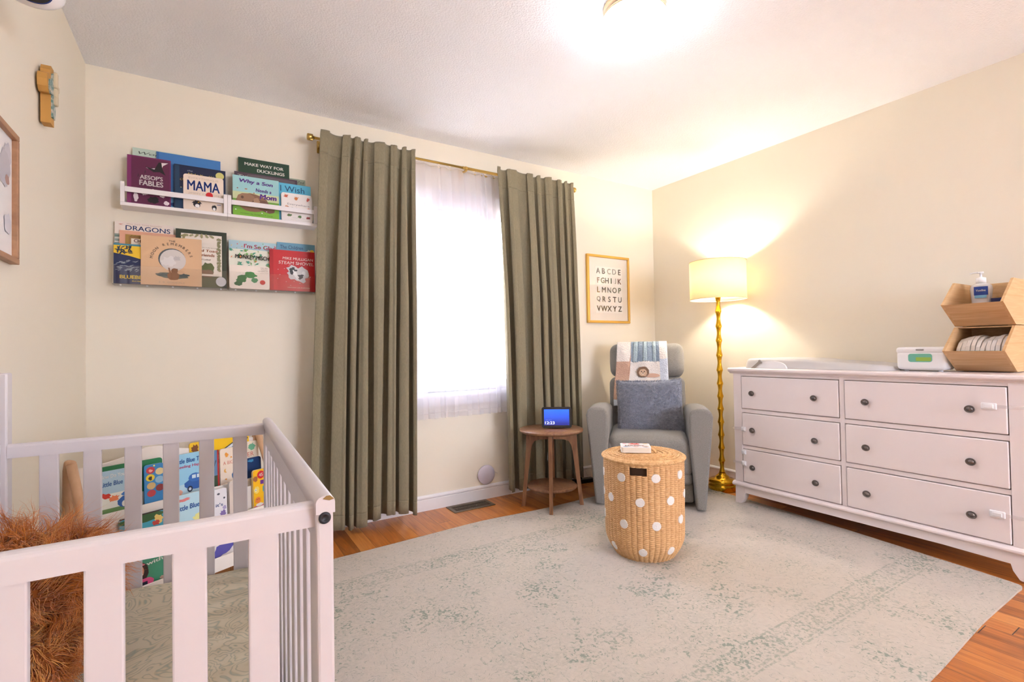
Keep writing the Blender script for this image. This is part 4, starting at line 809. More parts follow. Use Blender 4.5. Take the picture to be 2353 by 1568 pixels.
dd = thing('smart_display', 'small black smart display showing 12:23 on a blue screen, on the side table', 'smart display', (1.955, 2.598, .511))
dm = Matrix((Vector((.8, -.6, 0)).normalized(), Vector((.6, .8, 0)).normalized(), Vector((0, 0, 1)))).transposed().to_4x4()
DM = T(1.946, 2.598, .515) @ dm @ R(-math.radians(12), 'X')
mb = MB(); mb.prism(rrect(.196, .136, .014, 5, -.098, .002), -.010, .008, BLACK, 'y', DM); mb.build('housing', dd, .003)
mb = MB(); mb.prism([(.008, .01), (.05, -.002+.011), (.066, .012), (.03, .09), (.008, .11)], -.06, .06, BLACK, 'x', DM); mb.build('stand', dd, .005)
def screen_mat():
    m = bpy.data.materials.new('screen_blue'); m.use_nodes = True; N, L, b = nt(m)
    b.inputs['Base Color'].default_value = (.01, .01, .02, 1); b.inputs['Roughness'].default_value = .12
    tc = N.new('ShaderNodeTexCoord'); r = N.new('ShaderNodeValToRGB'); e = r.color_ramp.elements; e[0].color = rgb((8, 22, 110)); e[1].color = rgb((26, 84, 214))
    e[0].position = .1; e[1].position = .9
    sp = N.new('ShaderNodeSeparateXYZ'); L.new(tc.outputs['Generated'], sp.inputs[0]); L.new(sp.outputs[2], r.inputs[0]); L.new(r.outputs[0], b.inputs['Emission Color']); b.inputs['Emission Strength'].default_value = .85
    return m
mb = MB(); mb.box((-.083, -.0112, .018), (.083, -.0102, .122), screen_mat(), DM)
wt = emis_mat('screen_text', (236, 240, 255), 1.0)
put_text(mb, '12:23', wt, DM @ T(-.045, -.0122, .034) @ R(PI/2, 'X'), .062, .018, 0, 0, .0)
put_text(mb, 'MON, JUN 5', emis_mat('screen_text_dim', (120, 140, 220), .8), DM @ T(-.052, -.0122, .052) @ R(PI/2, 'X'), .038, .005, 0, 0, .0)
mb.build('screen', dd)
mb = MB(); mb.tube([(1.985, 2.655, .535), (2.03, 2.75, .515), (2.06, 2.845, .42), (2.05, 2.855, .25), (2.10, 2.87, .12), (2.18, 2.90, .02), (2.30, 2.93, .01), (2.40, 2.96, .03)], .0022, WIREM, 7)
mb.build('power_cord', dd)
pa = thing('power_strip', 'black power strip with adapters on the floor between side table and recliner', 'power strip', (2.44, 2.94, 0))
mb = MB(); mb.rbox((.20, .055, .032), .008, BLACK, T(2.44, 2.945, .017) @ R(-.1, 'Z'), n=3, k=3); mb.build('housing', pa)
mb = MB(); mb.rbox((.05, .045, .03), .006, BLACK, T(2.40, 2.945, .049) @ R(-.1, 'Z'), n=2, k=3); mb.build('adapter', pa)
mb = MB(); mb.tube([(2.51, 2.95, .03), (2.49, 2.97, .09), (2.46, 2.985, .12), (2.43, 2.98, .06), (2.40, 2.95, .066)], .002, WIREM, 6); mb.build('cord', pa)

# ------------------------------------------------------------------ recliner
RO = Vector((2.395, 2.226, RZ)); ru = Vector((.68, -.733, 0)).normalized(); rv = Vector((.733, .68, 0)).normalized()
rc = thing('recliner', 'grey upholstered recliner chair with tall split back in the far corner', 'armchair', tuple(RO), (0, 0, math.atan2(ru.y, ru.x)))
CM_ = RM[rc.name]   # local x right, local y towards the back, z up
for sg in (-1, 1):
    # flared arm: lofted sections along depth
    mb = MB(); secs = []; rings = []
    def sec(y, zt, k=1.0):
        bo, bi = .340, .285; to, ti = .392, .250; r = .034
        p = [(bi, .012), (bo, .012), (to, zt-.055), (to-.008, zt-.028), (to-.028, zt-.008), (to-.055, zt), (ti+.05, zt), (ti+.022, zt-.008), (ti+.006, zt-.026), (ti, zt-.055), (ti, .42), (bi-.01, .12)]
        return [(a*sg, y, b) for a, b in p]
    ys = [(-.034, .640), (.02, .645), (.12, .645), (.25, .640), (.36, .632), (.45, .622), (.55, .610), (.66, .592)]
    vs = []; n = 12
    for i, (y, zt) in enumerate(ys): vs += sec(y, zt)
    fs = [(j*n+i, j*n+(i+1) % n, (j+1)*n+(i+1) % n, (j+1)*n+i) for j in range(len(ys)-1) for i in range(n)]
    mb.add(vs, fs, CHAIRF, CM_, True); mb.add(vs, [tuple(range(n)), tuple(range((len(ys)-1)*n, len(ys)*n))], CHAIRF, CM_, True)
    o = mb.build('arm', rc)
    bmm = bmesh.new(); bmm.from_mesh(o.data); bmesh.ops.remove_doubles(bmm, verts=bmm.verts, dist=.0001); bmesh.ops.recalc_face_normals(bmm, faces=bmm.faces)
    rim = [e for e in bmm.edges if len(e.link_faces) == 2 and e.calc_face_angle(0) > 1.2 and (len(e.link_faces[0].verts) > 4 or len(e.link_faces[1].verts) > 4)]
    bmesh.ops.bevel(bmm, geom=rim, offset=.018, segments=5, affect='EDGES', profile=.5, clamp_overlap=True)
    bmm.to_mesh(o.data); bmm.free()
    for p in o.data.polygons: p.use_smooth = True
    wn_ = o.modifiers.new('wn', 'WEIGHTED_NORMAL'); wn_.keep_sharp = False
mb = MB(); mb.rbox((.505, .56, .150), .045, CHAIRF, CM_ @ T(0, .272, .385) @ R(math.radians(1.5), 'X'), (.0, .012, .016), 10, 5, .004, 9, 2); mb.build('seat_cushion', rc)
mb = MB(); mb.rbox((.53, .08, .20), .03, CHAIRF, CM_ @ T(0, .042, .315), (0, .010, 0), 8, 4, .003, 9, 4); mb.build('leg_rest', rc)
mb = MB(); mb.rbox((.53, .07, .075), .022, CHAIRF, CM_ @ T(0, .045, .190), (0, .006, 0), 6, 3, .002, 9, 5); mb.build('leg_rest', rc)
mb = MB(); mb.rbox((.55, .60, .13), .02, CHAIRF, CM_ @ T(0, .345, .095), (0, .003, 0), 6, 3, .002, 9, 6); mb.build('base', rc)
BT = math.radians(-11)
BM = CM_ @ T(0, .50, .38) @ R(BT, 'X')
mb = MB(); mb.rbox((.545, .15, .46), .05, CHAIRF, BM @ T(0, .02, .20), (0, .022, 0), 10, 5, .005, 8, 7); mb.build('backrest', rc)
mb = MB(); mb.rbox((.535, .16, .250), .055, CHAIRF, BM @ T(0, .025, .560), (.004, .022, .004), 10, 5, .006, 8, 11); mb.build('headrest', rc)
for sx, sy in ((-.2, .1), (.2, .1), (-.2, .58), (.2, .58)):
    mb = MB(); mb.lathe([(0, 0), (.02, 0), (.022, .035), (0, .035)], BLACK, 14, CM_ @ T(sx, sy, 0)); mb.build('foot', rc)

# pillow
PMx = CM_ @ T(.015, .292, .612) @ R(math.radians(-15), 'X') @ R(math.radians(-2), 'Y')
def pillow_fn(sg):
    def fn(u, v):
        x, z = (u-.5)*2, (v-.5)*2; e = (1-abs(x)**2.6)*(1-abs(z)**2.6); th = .088*max(e, 0)**.48
        cx = x*(1-.05*(1-abs(z)**2)*abs(x)-.05*abs(z)**6) * .230; cz = z*(1-.09*(1-abs(x)**2)*abs(z))*.196
        w_ = .018*noise.noise(Vector((x*2.2, z*2.2, sg)))
        return (cx, sg*(th+w_*e), cz)
    return fn
mb = MB(); mb.grid(pillow_fn(-1), 36, 36, PILLOWM, PMx); mb.grid(pillow_fn(1), 36, 36, PILLOWM, PMx)
# short plush pile
rnd = random.Random(2); vs = []; fs = []
f_ = pillow_fn(-1)
for k in range(14000):
    u, v = rnd.random(), rnd.random(); p = Vector(f_(u, v)); d = Vector((rnd.uniform(-.7, .7)+.4, -1, rnd.uniform(-.7, .5)-.5)).normalized(); e = max(abs(u-.5), abs(v-.5))
    if e > .46: d = (d + Vector(((u-.5)*3, 0, (v-.5)*3))).normalized()
    s_ = d.cross(Vector((0, 0, 1))).normalized()*.0016; n = len(vs); L_ = rnd.uniform(.009, .017); vs += [p-s_, p+s_, p+d*L_]; fs.append((n, n+1, n+2))
mb.add(vs, fs, PILLOWM, PMx)
pl = mb.build('throw_pillow'); tag(pl, 'plush blue grey square throw pillow leaning on the recliner back', 'pillow')
# blanket draped over the headrest
def blanket():
    W_ = .370; path = []
    # path in back frame (y forward negative, z): up the front face, over the top, down the back
    fr_y, bk_y = -.084, .128
    raw = [(-.125, .20), (-.108, .30), (-.088, .40), (fr_y+.004, .45), (fr_y-.004, .52), (fr_y-.004, .60), (fr_y+.006, .655), (fr_y+.03, .690), (.0, .703), (.05, .702), (.09, .690), (bk_y-.012, .66), (bk_y, .60), (bk_y, .50)]
    P_ = [Vector((0, a, b)) for a, b in raw]; ln = [0]
    for i in range(1, len(P_)): ln.append(ln[-1]+(P_[i]-P_[i-1]).length)
    def at(s_):
        for i in range(1, len(P_)):
            if s_ <= ln[i] or i == len(P_)-1: k = (s_-ln[i-1])/(ln[i]-ln[i-1]); return P_[i-1].lerp(P_[i], min(1, k))
    cols = {'cream': (236, 228, 220), 'blue': (140, 156, 172), 'tan': (206, 168, 146), 'pale': (206, 212, 222), 'cable': (168, 186, 194)}
    M_ = {}
    for k_, c_ in cols.items():
        mm = mat('blanket_'+k_, c_, .95, sheen=.2); M_[k_] = mm
        N, L, b = nt(mm); tc = N.new('ShaderNodeTexCoord'); 
        add_bump(mm, 120, .8, .004, 'voronoi')
    mb = MB(); nu, nv = 46, 90
    def pt(i, j):
        x = -W_/2 + W_*i/nu - .034; s_ = ln[-1]*j/nv
        start = 0 if x < -.115 else .09+.02*math.sin(x*40)
        s2 = start + (ln[-1]-start)*j/nv; p = at(s2).copy()
        x += .012*(1-s2/ln[-1])*math.sin(s2*9)*(-1 if x < 0 else .3) - (.020 if x < -.1 else 0)*max(0, .25-s2)/.25
        p.x = x; p.y -= .004+.0035*math.sin(x*45+s2*6)*(1 if s2 < .45 else .3); return p, s2
    grid = [[pt(i, j) for i in range(nu+1)] for j in range(nv+1)]
    def cell(x, s_):
        # s measured from the hem; top of the chair at about .56
        if s_ < .045 and x < -.12: return 'pale'
        z = s_
        if x < -.115: return 'tan' if z < .34 else 'cream'
        if x > .095: return 'pale' if z < .36 else 'cream'
        if z < .34: return 'cream'
        if z < .60:
            q = ((x+.115) % .07); return 'cable' if .018 < q < .048 else 'blue'
        return 'cream'
    for nm in M_:
        vs = []; fs = []; 
        for j in range(nv):
            for i in range(nu):
                xm = -W_/2+W_*(i+.5)/nu-.034; sm = (grid[j][i][1]+grid[j+1][i][1])/2
                if cell(xm, sm) != nm: continue
                n = len(vs); lift = -.0025 if nm == 'cable' else 0
                for (jj, ii) in ((j, i), (j, i+1), (j+1, i+1), (j+1, i)):
                    v = grid[jj][ii][0].copy(); v.y += lift; vs.append(v)
                fs.append((n, n+1, n+2, n+3))
        if vs: mb.add(vs, fs, M_[nm], BM, True)
    t = thing('baby_blanket', 'cream knit patchwork baby blanket with blue cable panel draped over the headrest', 'blanket', tuple(BM @ Vector((0, -.09, .55))))
    o = mb.build('knit_panels', t)
    sd = o.modifiers.new('s', 'SOLIDIFY'); sd.thickness = .006; sd.offset = 0
    bmm = bmesh.new(); bmm.from_mesh(o.data); bmesh.ops.remove_doubles(bmm, verts=bmm.verts, dist=.0002); bmm.to_mesh(o.data); bmm.free()
    for p in o.data.polygons: p.use_smooth = True
    # small animal patch
    mb = MB(); F = BM @ T(.0, -.0985, .425) @ R(PI/2, 'X') @ SC(1.3, 1.3, 1)
    ax = -.005
    for c_, rx, ry, col, k in (((ax-.015, .024), .034, .032, (130, 100, 78), 0), ((ax-.015, .020), .022, .021, (214, 180, 150), 1), ((ax+.032, .004), .045, .012, (206, 168, 146), 0), ((ax-.023, .026), .003, .003, (40, 30, 26), 3), ((ax-.007, .026), .003, .003, (40, 30, 26), 3), ((ax-.015, .014), .008, .006, (236, 214, 190), 2), ((ax-.015, .017), .0035, .0025, (60, 40, 34), 4)):
        q = blob(c_[0], c_[1], rx, ry, 20, 0, .06, 3); mb.add([(x, y, .0014*k) for x, y in q]+[(x, y, .0014*k-.004) for x, y in q], [tuple(range(20))]+[(i, (i+1) % 20, 20+(i+1) % 20, 20+i) for i in range(20)], mat('patch_%d%d%d' % col, col, .9), F)
    mb.build('animal_patch', t)
    mb = MB(); mb.box((-.172, -.136, .155), (-.150, -.134, .215), colm((240, 238, 236)), BM); mb.build('care_label', t)
blanket()

# ------------------------------------------------------------------ basket
BC = Vector((1.875, 1.779, RZ)); bk_ = thing('wicker_basket', 'tall round wicker hamper with white polka dots standing on the rug', 'basket', tuple(BC))
va = math.atan2(-BC.y, -BC.x)     # direction towards the viewer side
def brad(z):
    if z < .11: t_ = z/.11; return .145+.045*math.sin(t_*PI/2)
    return .190+.005*((z-.11)/.35)
def body_fn(u, v):
    a = 2*PI*u; z = .472*v; r = brad(z)
    row = v*50; n = 44
    cc = n*u; cl_ = int(cc) % 2; r += .0062*abs(math.sin(PI*cc))**.55*(.35+.65*abs(math.sin(PI*(row+.5*cl_+.25*(cc-int(cc)))))**.7) - .001
    r += .0008*noise.noise(Vector((a*20, z*60, 1)))
    return (r*math.cos(a), r*math.sin(a), z)
ha = va-.13      # hand hole direction
hole = lambda a, z: abs((a-ha+PI) % (2*PI)-PI) < .205 and .423 < z < .459
mb = MB(); nu, nv = 396, 300; M = T(*BC)
vs = [body_fn(i/nu, j/nv) for j in range(nv+1) for i in range(nu)]; fs = []
for j in range(nv):
    for i in range(nu):
        if hole(2*PI*(i+.5)/nu, .472*(j+.5)/nv): continue
        i2 = (i+1) % nu; fs.append((j*nu+i, j*nu+i2, (j+1)*nu+i2, (j+1)*nu+i))
mb.add(vs, fs, WICK, M, True)
mb.lathe([(0, .001), (.14, .001)], WICK, 40, M, cap=False); mb.lathe([(.1835, .470), (.1835, .12), (.138, .004)], mat('basket_lining', (70, 48, 30), .9), 48, M, cap=False); mb.build('woven_body', bk_)
mb = MB(); rr_ = [(.186, .450), (.196, .449), (.203, .454), (.2045, .462), (.201, .470)]
rings = 17
for k in range(rings): r0 = .199-k*.0115; rr_ += [(r0, .470+.0015+.012*(k/rings)**1.0*.25), (r0-.0055, .4745+.004*(k/rings)), (r0-.0105, .470+.003*(k/rings))]
rr_.append((0, .474)); mb.lathe([(r_, z_+.018) for r_, z_ in rr_], WICKL, 120, M)
def rope(ringr, z, n, amp, mbx, tr):
    pts = []
    for i in range(n*6+1):
        a = 2*PI*i/(n*6); pts.append((ringr*math.cos(a)+BC.x, ringr*math.sin(a)+BC.y, z+.018+RZ+amp*math.sin(n*a)))
    mbx.tube(pts, tr, WICKL, 7, cap=False)
rope(.2035, .462, 90, .0018, mb, .005); rope(.150, .4755, 60, .0012, mb, .0032); rope(.10, .477, 40, .0012, mb, .0032); rope(.175, .4745, 80, .0012, mb, .003)
rope(.125, .476, 50, .0012, mb, .003); rope(.075, .477, 30, .0012, mb, .003); rope(.19, .473, 90, .001, mb, .0028)
mb.build('lid', bk_)
mb = MB(); hp = []
for i in range(17): a = PI*i/16; hp.append((BC.x-.0+ (.045*math.cos(a))*.72+.012, BC.y-(.045*math.cos(a))*.69-.012, RZ+.494+.026*math.sin(a)))
mb.tube(hp, .0065, WICKL, 10); mb.build('lid_handle', bk_)
# dots: (angle offset from the viewer direction, height)
ang_px = lambda x: x
for i, (da, z) in enumerate([(-.55, .406), (.29, .413), (1.03, .416), (-1.39, .40), (-.92, .295), (-.09, .297), (.67, .303), (1.36, .31), (-1.45, .30), (-.51, .184), (.29, .189), (1.06, .201), (-1.4, .19), (-.93, .054), (-.05, .058), (.71, .062), (2.1, .38), (2.6, .27), (3.0, .38), (-2.0, .27), (-2.5, .38), (2.2, .16), (3.1, .16), (-2.2, .16)]):
    a0 = va+da; mb = MB(); vs = []; rd = .0205; n = 18
    def PT(s_, tt): 
        z_ = z+tt; r_ = brad(z_)+.0060; a_ = a0+s_/.19; return (BC.x+r_*math.cos(a_), BC.y+r_*math.sin(a_), RZ+z_)
    vs = [PT(0, 0)] + [PT(rd*math.cos(2*PI*k/n), rd*math.sin(2*PI*k/n)) for k in range(n)]
    def PI_(s_, tt): 
        z_ = z+tt; r_ = brad(z_)+.001; a_ = a0+s_/.19; return (BC.x+r_*math.cos(a_), BC.y+r_*math.sin(a_), RZ+z_)
    vs += [PI_(rd*1.06*math.cos(2*PI*k/n), rd*1.06*math.sin(2*PI*k/n)) for k in range(n)]
    mb.add(vs, [(0, 1+k, 1+(k+1) % n) for k in range(n)] + [(1+k, 1+n+k, 1+n+(k+1) % n, 1+(k+1) % n) for k in range(n)], DOT, None, False); mb.build('polka_dot', bk_)
# board book on lid
fl = math.atan2(-.66, .75)
book('board_book', 'small white board book with red pictures lying on the wicker basket lid', .148, .118, .026, (1.770, 1.825, RZ+.5215+.003), 0, 0, (242, 236, 232), [('b', .48, .80, .20, .13, (208, 60, 50), 0, .2, 3), ('p', [(.34, .78), (.42, .98), (.50, .84)], (208, 60, 50)), ('p', [(.5, .84), (.58, .98), (.64, .78)], (208, 60, 50)), ('t', 'HAPPY', .48, .42, .66, (214, 150, 140), .22, 0, 0, .03), ('b', .15, .86, .08, .05, (226, 130, 150), 0, .3, 2), ('b', .85, .86, .08, .05, (236, 190, 80), 0, .3, 5), ('b', .16, .16, .08, .05, (120, 150, 190), 0, .3, 6), ('b', .82, .14, .09, .05, (130, 130, 160), 0, .3, 7), ('b', .5, .14, .08, .04, (226, 150, 90), 0, .3, 8)], True, flat=(-PI/2, 0, fl))

# ------------------------------------------------------------------ floor lamp
LC = Vector((3.155, 2.232, 0)); lp = thing('floor_lamp', 'gold bamboo style floor lamp with a lit cream drum shade in the corner', 'lamp', tuple(LC))
ML = T(*LC)
mb = MB(); mb.lathe([(0, 0), (.093, 0), (.096, .006), (.094, .022), (.098, .032), (.096, .042), (.088, .046), (.090, .052), (.096, .060), (.092, .072), (.080, .080), (.050, .086), (.046, .096), (.032, .108), (.026, .112), (.026, .118), (.018, .122)], GOLD, 48, ML); mb.build('base', lp)
zs = [.122, .213, .305, .397, .490, .583, .676, .768, .866, .974, 1.081, 1.185, 1.292, 1.40]
pr = []
for a, b in zip(zs[:-1], zs[1:]):
    for k in range(8):
        t_ = k/8; pr.append((.0135+.0085*abs(2*t_-1)**1.8, a+(b-a)*t_))
    pr += [(.0225, b-.006), (.0205, b-.004), (.0225, b-.001)]
pr.append((.020, 1.40)); mb = MB(); mb.lathe(pr, GOLD, 28, ML); mb.build('pole', lp)
SH0, SH1, SRr = 1.378, 1.652, .192
mb = MB(); mb.lathe([(SRr, SH0), (SRr, SH1)], SHADE, 64, ML, cap=False); o = mb.build('lamp_shade', lp); sd = o.modifiers.new('s', 'SOLIDIFY'); sd.thickness = .0015
mb = MB(); 
for z in (SH0, SH1): mb.lathe([(SRr+.0015, z-.002), (SRr+.0025, z), (SRr+.0015, z+.002), (SRr-.002, z+.002), (SRr-.002, z-.002), (SRr+.0015, z-.002)], mat('shade_trim', (226, 206, 160), .6), 64, ML, cap=False)
mb.build('shade_trim', lp)
mb = MB(); mb.tube([(LC.x, LC.y, 1.40), (LC.x, LC.y, 1.655)], .004, BRASS, 8)
for k in range(3): a = k*2*PI/3+.4; mb.tube([(LC.x, LC.y, 1.645), (LC.x+(SRr-.002)*math.cos(a), LC.y+(SRr-.002)*math.sin(a), 1.650)], .0015, BRASS, 6)
mb.build('harp', lp)
mb = MB(); mb.lathe([(0, 1.655), (.006, 1.655), (.005, 1.662), (.011, 1.667), (.0125, 1.674), (.009, 1.684), (0, 1.688)], GOLD, 20, ML); mb.build('finial', lp)
BULB = emis_mat('lamp_bulb_glow', (255, 243, 224), BULB_STR)
mb = MB(); mb.grid(lambda u, v: (LC.x+.045+.026*math.sin(PI*v)*math.cos(2*PI*u)-.045*(0), LC.y+.026*math.sin(PI*v)*math.sin(2*PI*u), 1.53+.034*math.cos(PI*v)), 20, 12, BULB, closed=True); mb.build('bulb', lp)
mb = MB(); mb.tube([(LC.x+.06, LC.y+.06, .02), (3.28, 2.32, .012), (3.34, 2.22, .03), (3.352, 2.12, .045), (3.34, 2.03, .02)], .003, mat('lamp_cord_brown', (80, 56, 40), .5), 7); mb.build('cord', lp)

# ------------------------------------------------------------------ dresser
dr = thing('dresser', 'long white six drawer dresser with pewter knobs along the right wall', 'dresser', (3.15, 1.31, 0))
DX, DB, DY0, DY1 = 2.95, 3.352, .622, 1.988
ZT = .892
mb = MB()
for y in (DY0, DY1-.055):
    mb.box((DX, y, .15), (DX+.045, y+.055, .862), DRESW); mb.box((DB-.045, y, .15), (DB, y+.055, .862), DRESW)
mb.box((DX+.045, DY0+.008, .15), (DB-.045, DY0+.028, .862), DRESW); mb.box((DX+.045, DY1-.028, .15), (DB-.045, DY1-.008, .862), DRESW)
mb.box((DB-.012, DY0+.05, .10), (DB-.004, DY1-.05, .862), DRESW)
yl0, yl1, yr0, yr1 = 1.349, DY1-.055, DY0+.055, 1.325
mb.box((DX+.0028, yr1, .151), (DX+.031, yl0, .861), DRESW)
rowz = [(.628, .841), (.392, .604), (.152, .369)]
for z0, z1 in ((.841, .862), (.604, .628), (.369, .392), (.128, .152)): mb.box((DX+.004, DY0+.05, z0), (DX+.03, DY1-.05, z1), DRESW)
mb.box((DX+.10, DY0+.05, .13), (DB-.02, DY1-.05, .15), DRESW)
mb.build('carcass', dr, .002)
mb = MB(); mb.box((DX+.02, DY0+.055, .16), (DX+.10, DY1-.055, .85), mat('drawer_box_wood', (168, 140, 118), .8)); mb.build('drawer_box_sides', dr)
mb = MB(); prof = [(DX-.002, .856), (DX-.006, .864), (DX-.020, .870), (DX-.024, .876), (DX-.024, .886), (DX-.018, ZT), (DB+.006, ZT), (DB+.006, .856)]
mb.prism(prof, DY0-.024, DY1+.024, DRESW, 'y'); mb.build('top', dr, .002)
mb = MB(); prof = [(DX-.001, .150), (DX-.008, .146), (DX-.015, .138), (DX-.016, .130), (DX-.010, .124), (DX-.002, .120), (DX+.02, .12), (DX+.02, .15)]
mb.prism(prof, DY0-.014, DY1+.014, DRESW, 'y'); mb.box((DX, DY1, .120), (DB, DY1+.014, .148), DRESW); mb.box((DX, DY0-.014, .120), (DB, DY0, .148), DRESW); mb.build('base_moulding', dr, .002)
mb = MB(); mb.prism([(DY0+.05, .072), (DY0+.30, .080), (DY1-.30, .080), (DY1-.05, .082), (DY1-.05, .124), (DY0+.05, .124)], DX+.002, DX+.020, DRESW, 'x'); mb.build('apron', dr, .002)
for sy, yb in ((1, DY0), (-1, DY1)):
    for xf, sx in ((DX, 1), (DB, -1)):
        mb = MB(); z0 = RZ if (xf == DX) else 0
        pts = [(0, .122), (.062, .122), (.068, .085), (.058, .045), (.038, .012), (.030, z0), (-.004, z0), (-.002, .05)]
        mb.prism([(yb+sy*a, b) for a, b in pts], xf, xf+sx*.045, DRESW, 'x'); mb.build('foot', dr, .003)
LATCH = mat('latch_white', (242, 240, 242), .35); STRAP = mat('clear_strap', (240, 232, 230), .5, alpha=.18)
kn = {0: [((1.852, .732), (1.475, .731)), ((1.853, .497), (1.476, .488)), ((1.858, .259), (1.477, .248))], 1: [((1.218, .730), (.801, .733)), ((1.220, .490), (.803, .494)), ((1.222, .248), (.806, .254))]}
for c_, (ya, yb) in enumerate(((yl0, yl1), (yr0, yr1))):
    for r_, (z0, z1) in enumerate(rowz):
        g_ = .0035; mb = MB(); mb.box((DX-.004, ya+g_, z0+g_), (DX+.022, yb-g_, z1-g_), DRESW); d = mb.build('drawer', dr, .005, 3)
        for (ky, kz) in kn[c_][r_]:
            mb = MB(); mb.lathe([(0, .002), (.005, .002), (.005, .010), (.0155, .012), (.0172, .0145), (.0165, .0165), (.0135, .0165), (.0125, .0150), (.0105, .0150), (.0098, .0172), (.0075, .0200), (.004, .0215), (0, .022)], KNOBM, 28, T(DX-.004, ky, kz) @ R(-PI/2, 'Y') @ SC(1.0, 1.12, 1)); mb.build('knob', d)
        for (ly, lz, cc_, rr_i, wd, side) in ((1.918, .498, 0, 1, .030, 1), (1.919, .349, 0, 2, .030, 1), (1.919, .277, 0, 2, .030, 1), (.738, .751, 1, 0, .052, -1), (.722, .278, 1, 2, .052, -1)):
            if cc_ != c_ or rr_i != r_: continue
            mb = MB(); mb.rbox((.010, wd, .030), .0045, LATCH, T(DX-.009, ly, lz), n=2, k=3); mb.rbox((.006, wd*.62, .017), .0025, LATCH, T(DX-.014, ly, lz), n=2, k=3)
            if side > 0 and lz != .349:
                mb.add([(DX-.006, ly, lz-.007), (DX-.006, ly, lz+.007), (DX-.010, DY1+.006, lz+.007), (DX-.010, DY1+.006, lz-.007), (DX+.06, DY1+.008, lz+.007), (DX+.06, DY1+.008, lz-.007)], [(0, 1, 2, 3), (3, 2, 4, 5)], STRAP)
            elif side < 0: mb.box((DX-.0065, DY0+.002, lz-.007), (DX-.005, ly, lz+.007), STRAP)
            mb.build('safety_latch', d)

# ------------------------------------------------------------------ on the dresser
def changing_pad():
    PADM = mat('pad_grey_foam', (200, 196, 194), .5)
    t = thing('changing_pad', 'contoured pale grey changing pad lying on the left half of the dresser', 'changing pad', (3.12, 1.56, ZT))
    y0, y1, x0, x1 = 1.125, 1.965, 2.985, 3.345
    def hgt(s_):  # s from far (0) to near (1) end
        k = [(0, .010), (.02, .040), (.07, .060), (.20, .064), (.45, .060), (.62, .048), (.80, .040), (.93, .032), (.985, .022), (1, .006)]
        for (a, ha_), (b, hb) in zip(k[:-1], k[1:]):
            if s_ <= b: q = (s_-a)/(b-a); q = q*q*(3-2*q) if a > .03 else q; return ha_+(hb-ha_)*q
        return .006
    def fn(u, v):
        y = y1+(y0-y1)*v; hh = hgt(v); cs = (u-.5)*2
        taper = min(1, (.35+.65*min(1, v/.06)**.5)) * min(1, (.30+.70*min(1, (1-v)/.10)**.5))
        x = (x0+x1)/2 + cs*(x1-x0)/2*taper
        e = abs(cs); z = hh*(1-max(0, (e-.86)/.14)**2*.9) - .022*(1-min(1, (e/.7)**2))*(1 if .05 < v < .97 else 0)
        return (x, y, ZT+.001+max(z, .003))
    mb = MB(); mb.grid(fn, 34, 60, PADM); mb.grid(lambda u, v: (lambda p: (p[0], p[1], ZT+.0005))(fn(1-u, v)), 34, 60, PADM)
    # skirt
    def sk(side):
        def f(u, v):
            p = fn(0 if side == 0 else 1, u); return (p[0], p[1], ZT+.0005+(p[2]-ZT-.0005)*v)
        return f
    mb.grid(sk(0), 60, 2, PADM); mb.grid(sk(1), 60, 2, PADM); mb.build('pad_body', t)
    mb = MB(); pts = [(1.835, ZT)]+[(1.755-.085*math.cos(PI*i/14), ZT+.052*math.sin(PI*i/14)) for i in range(15)]
    mb.prism([(1.845, ZT+.001)]+[(1.745+.095*math.cos(PI*i/14), ZT+.001+.046*math.sin(PI*i/14)**.7) for i in range(1, 14)]+[(1.645, ZT+.001)], 2.972, 2.984, WPLAST, 'x'); mb.build('side_clip', t, .003)
    mb = MB(); ST = mat('strap_grey', (150, 140, 130), .8)
    M = T(2.965, 1.845, ZT+.010) @ R(math.radians(-40), 'X'); mb.box((-.003, -.045, -.009), (.001, .045, .009), ST, M); mb.box((-.006, -.056, -.012), (.004, -.045, .012), ST, M); mb.build('strap', t, .001)
changing_pad()

def wipes():
    t = thing('wipes_dispenser', 'white wipes dispenser box with a green tinted window between pad and crates', 'wipes dispenser', (3.16, 1.03, ZT))
    cy, cx = 1.020, 3.13
    mb = MB(); mb.rbox((.135, .205, .098), .02, WPLAST, T(cx, cy, ZT+.056), n=4, k=4)
    for a in (-.07, .07): mb.lathe([(0, 0), (.01, 0), (.01, .008)], WPLAST, 12, T(cx-.03, cy+a, ZT))
    mb.build('body', t)
    mb = MB(); mb.rbox((.137, .207, .034), .014, WPLAST, T(cx, cy, ZT+.107), n=4, k=4); mb.build('lid', t)
    mb = MB(); mb.rbox((.006, .032, .007), .002, CHROMEG, T(cx-.0695, cy, ZT+.110), n=2, k=2); mb.build('button', t)
    W1 = mat('wipes_window_teal', (118, 190, 168), .15, coat=.5); W2 = mat('wipes_pack_green', (150, 186, 74), .3, coat=.5)
    xx = cx-.0680
    mb = MB(); mb.prism(rrect(.098, .042, .011, 4, cy-.049, ZT+.048), xx-.0012, xx+.002, W1, 'x'); mb.prism(rrect(.062, .019, .003, 3, cy-.045, ZT+.053), xx-.0018, xx-.0012, W2, 'x'); mb.build('viewing_window', t)
wipes()

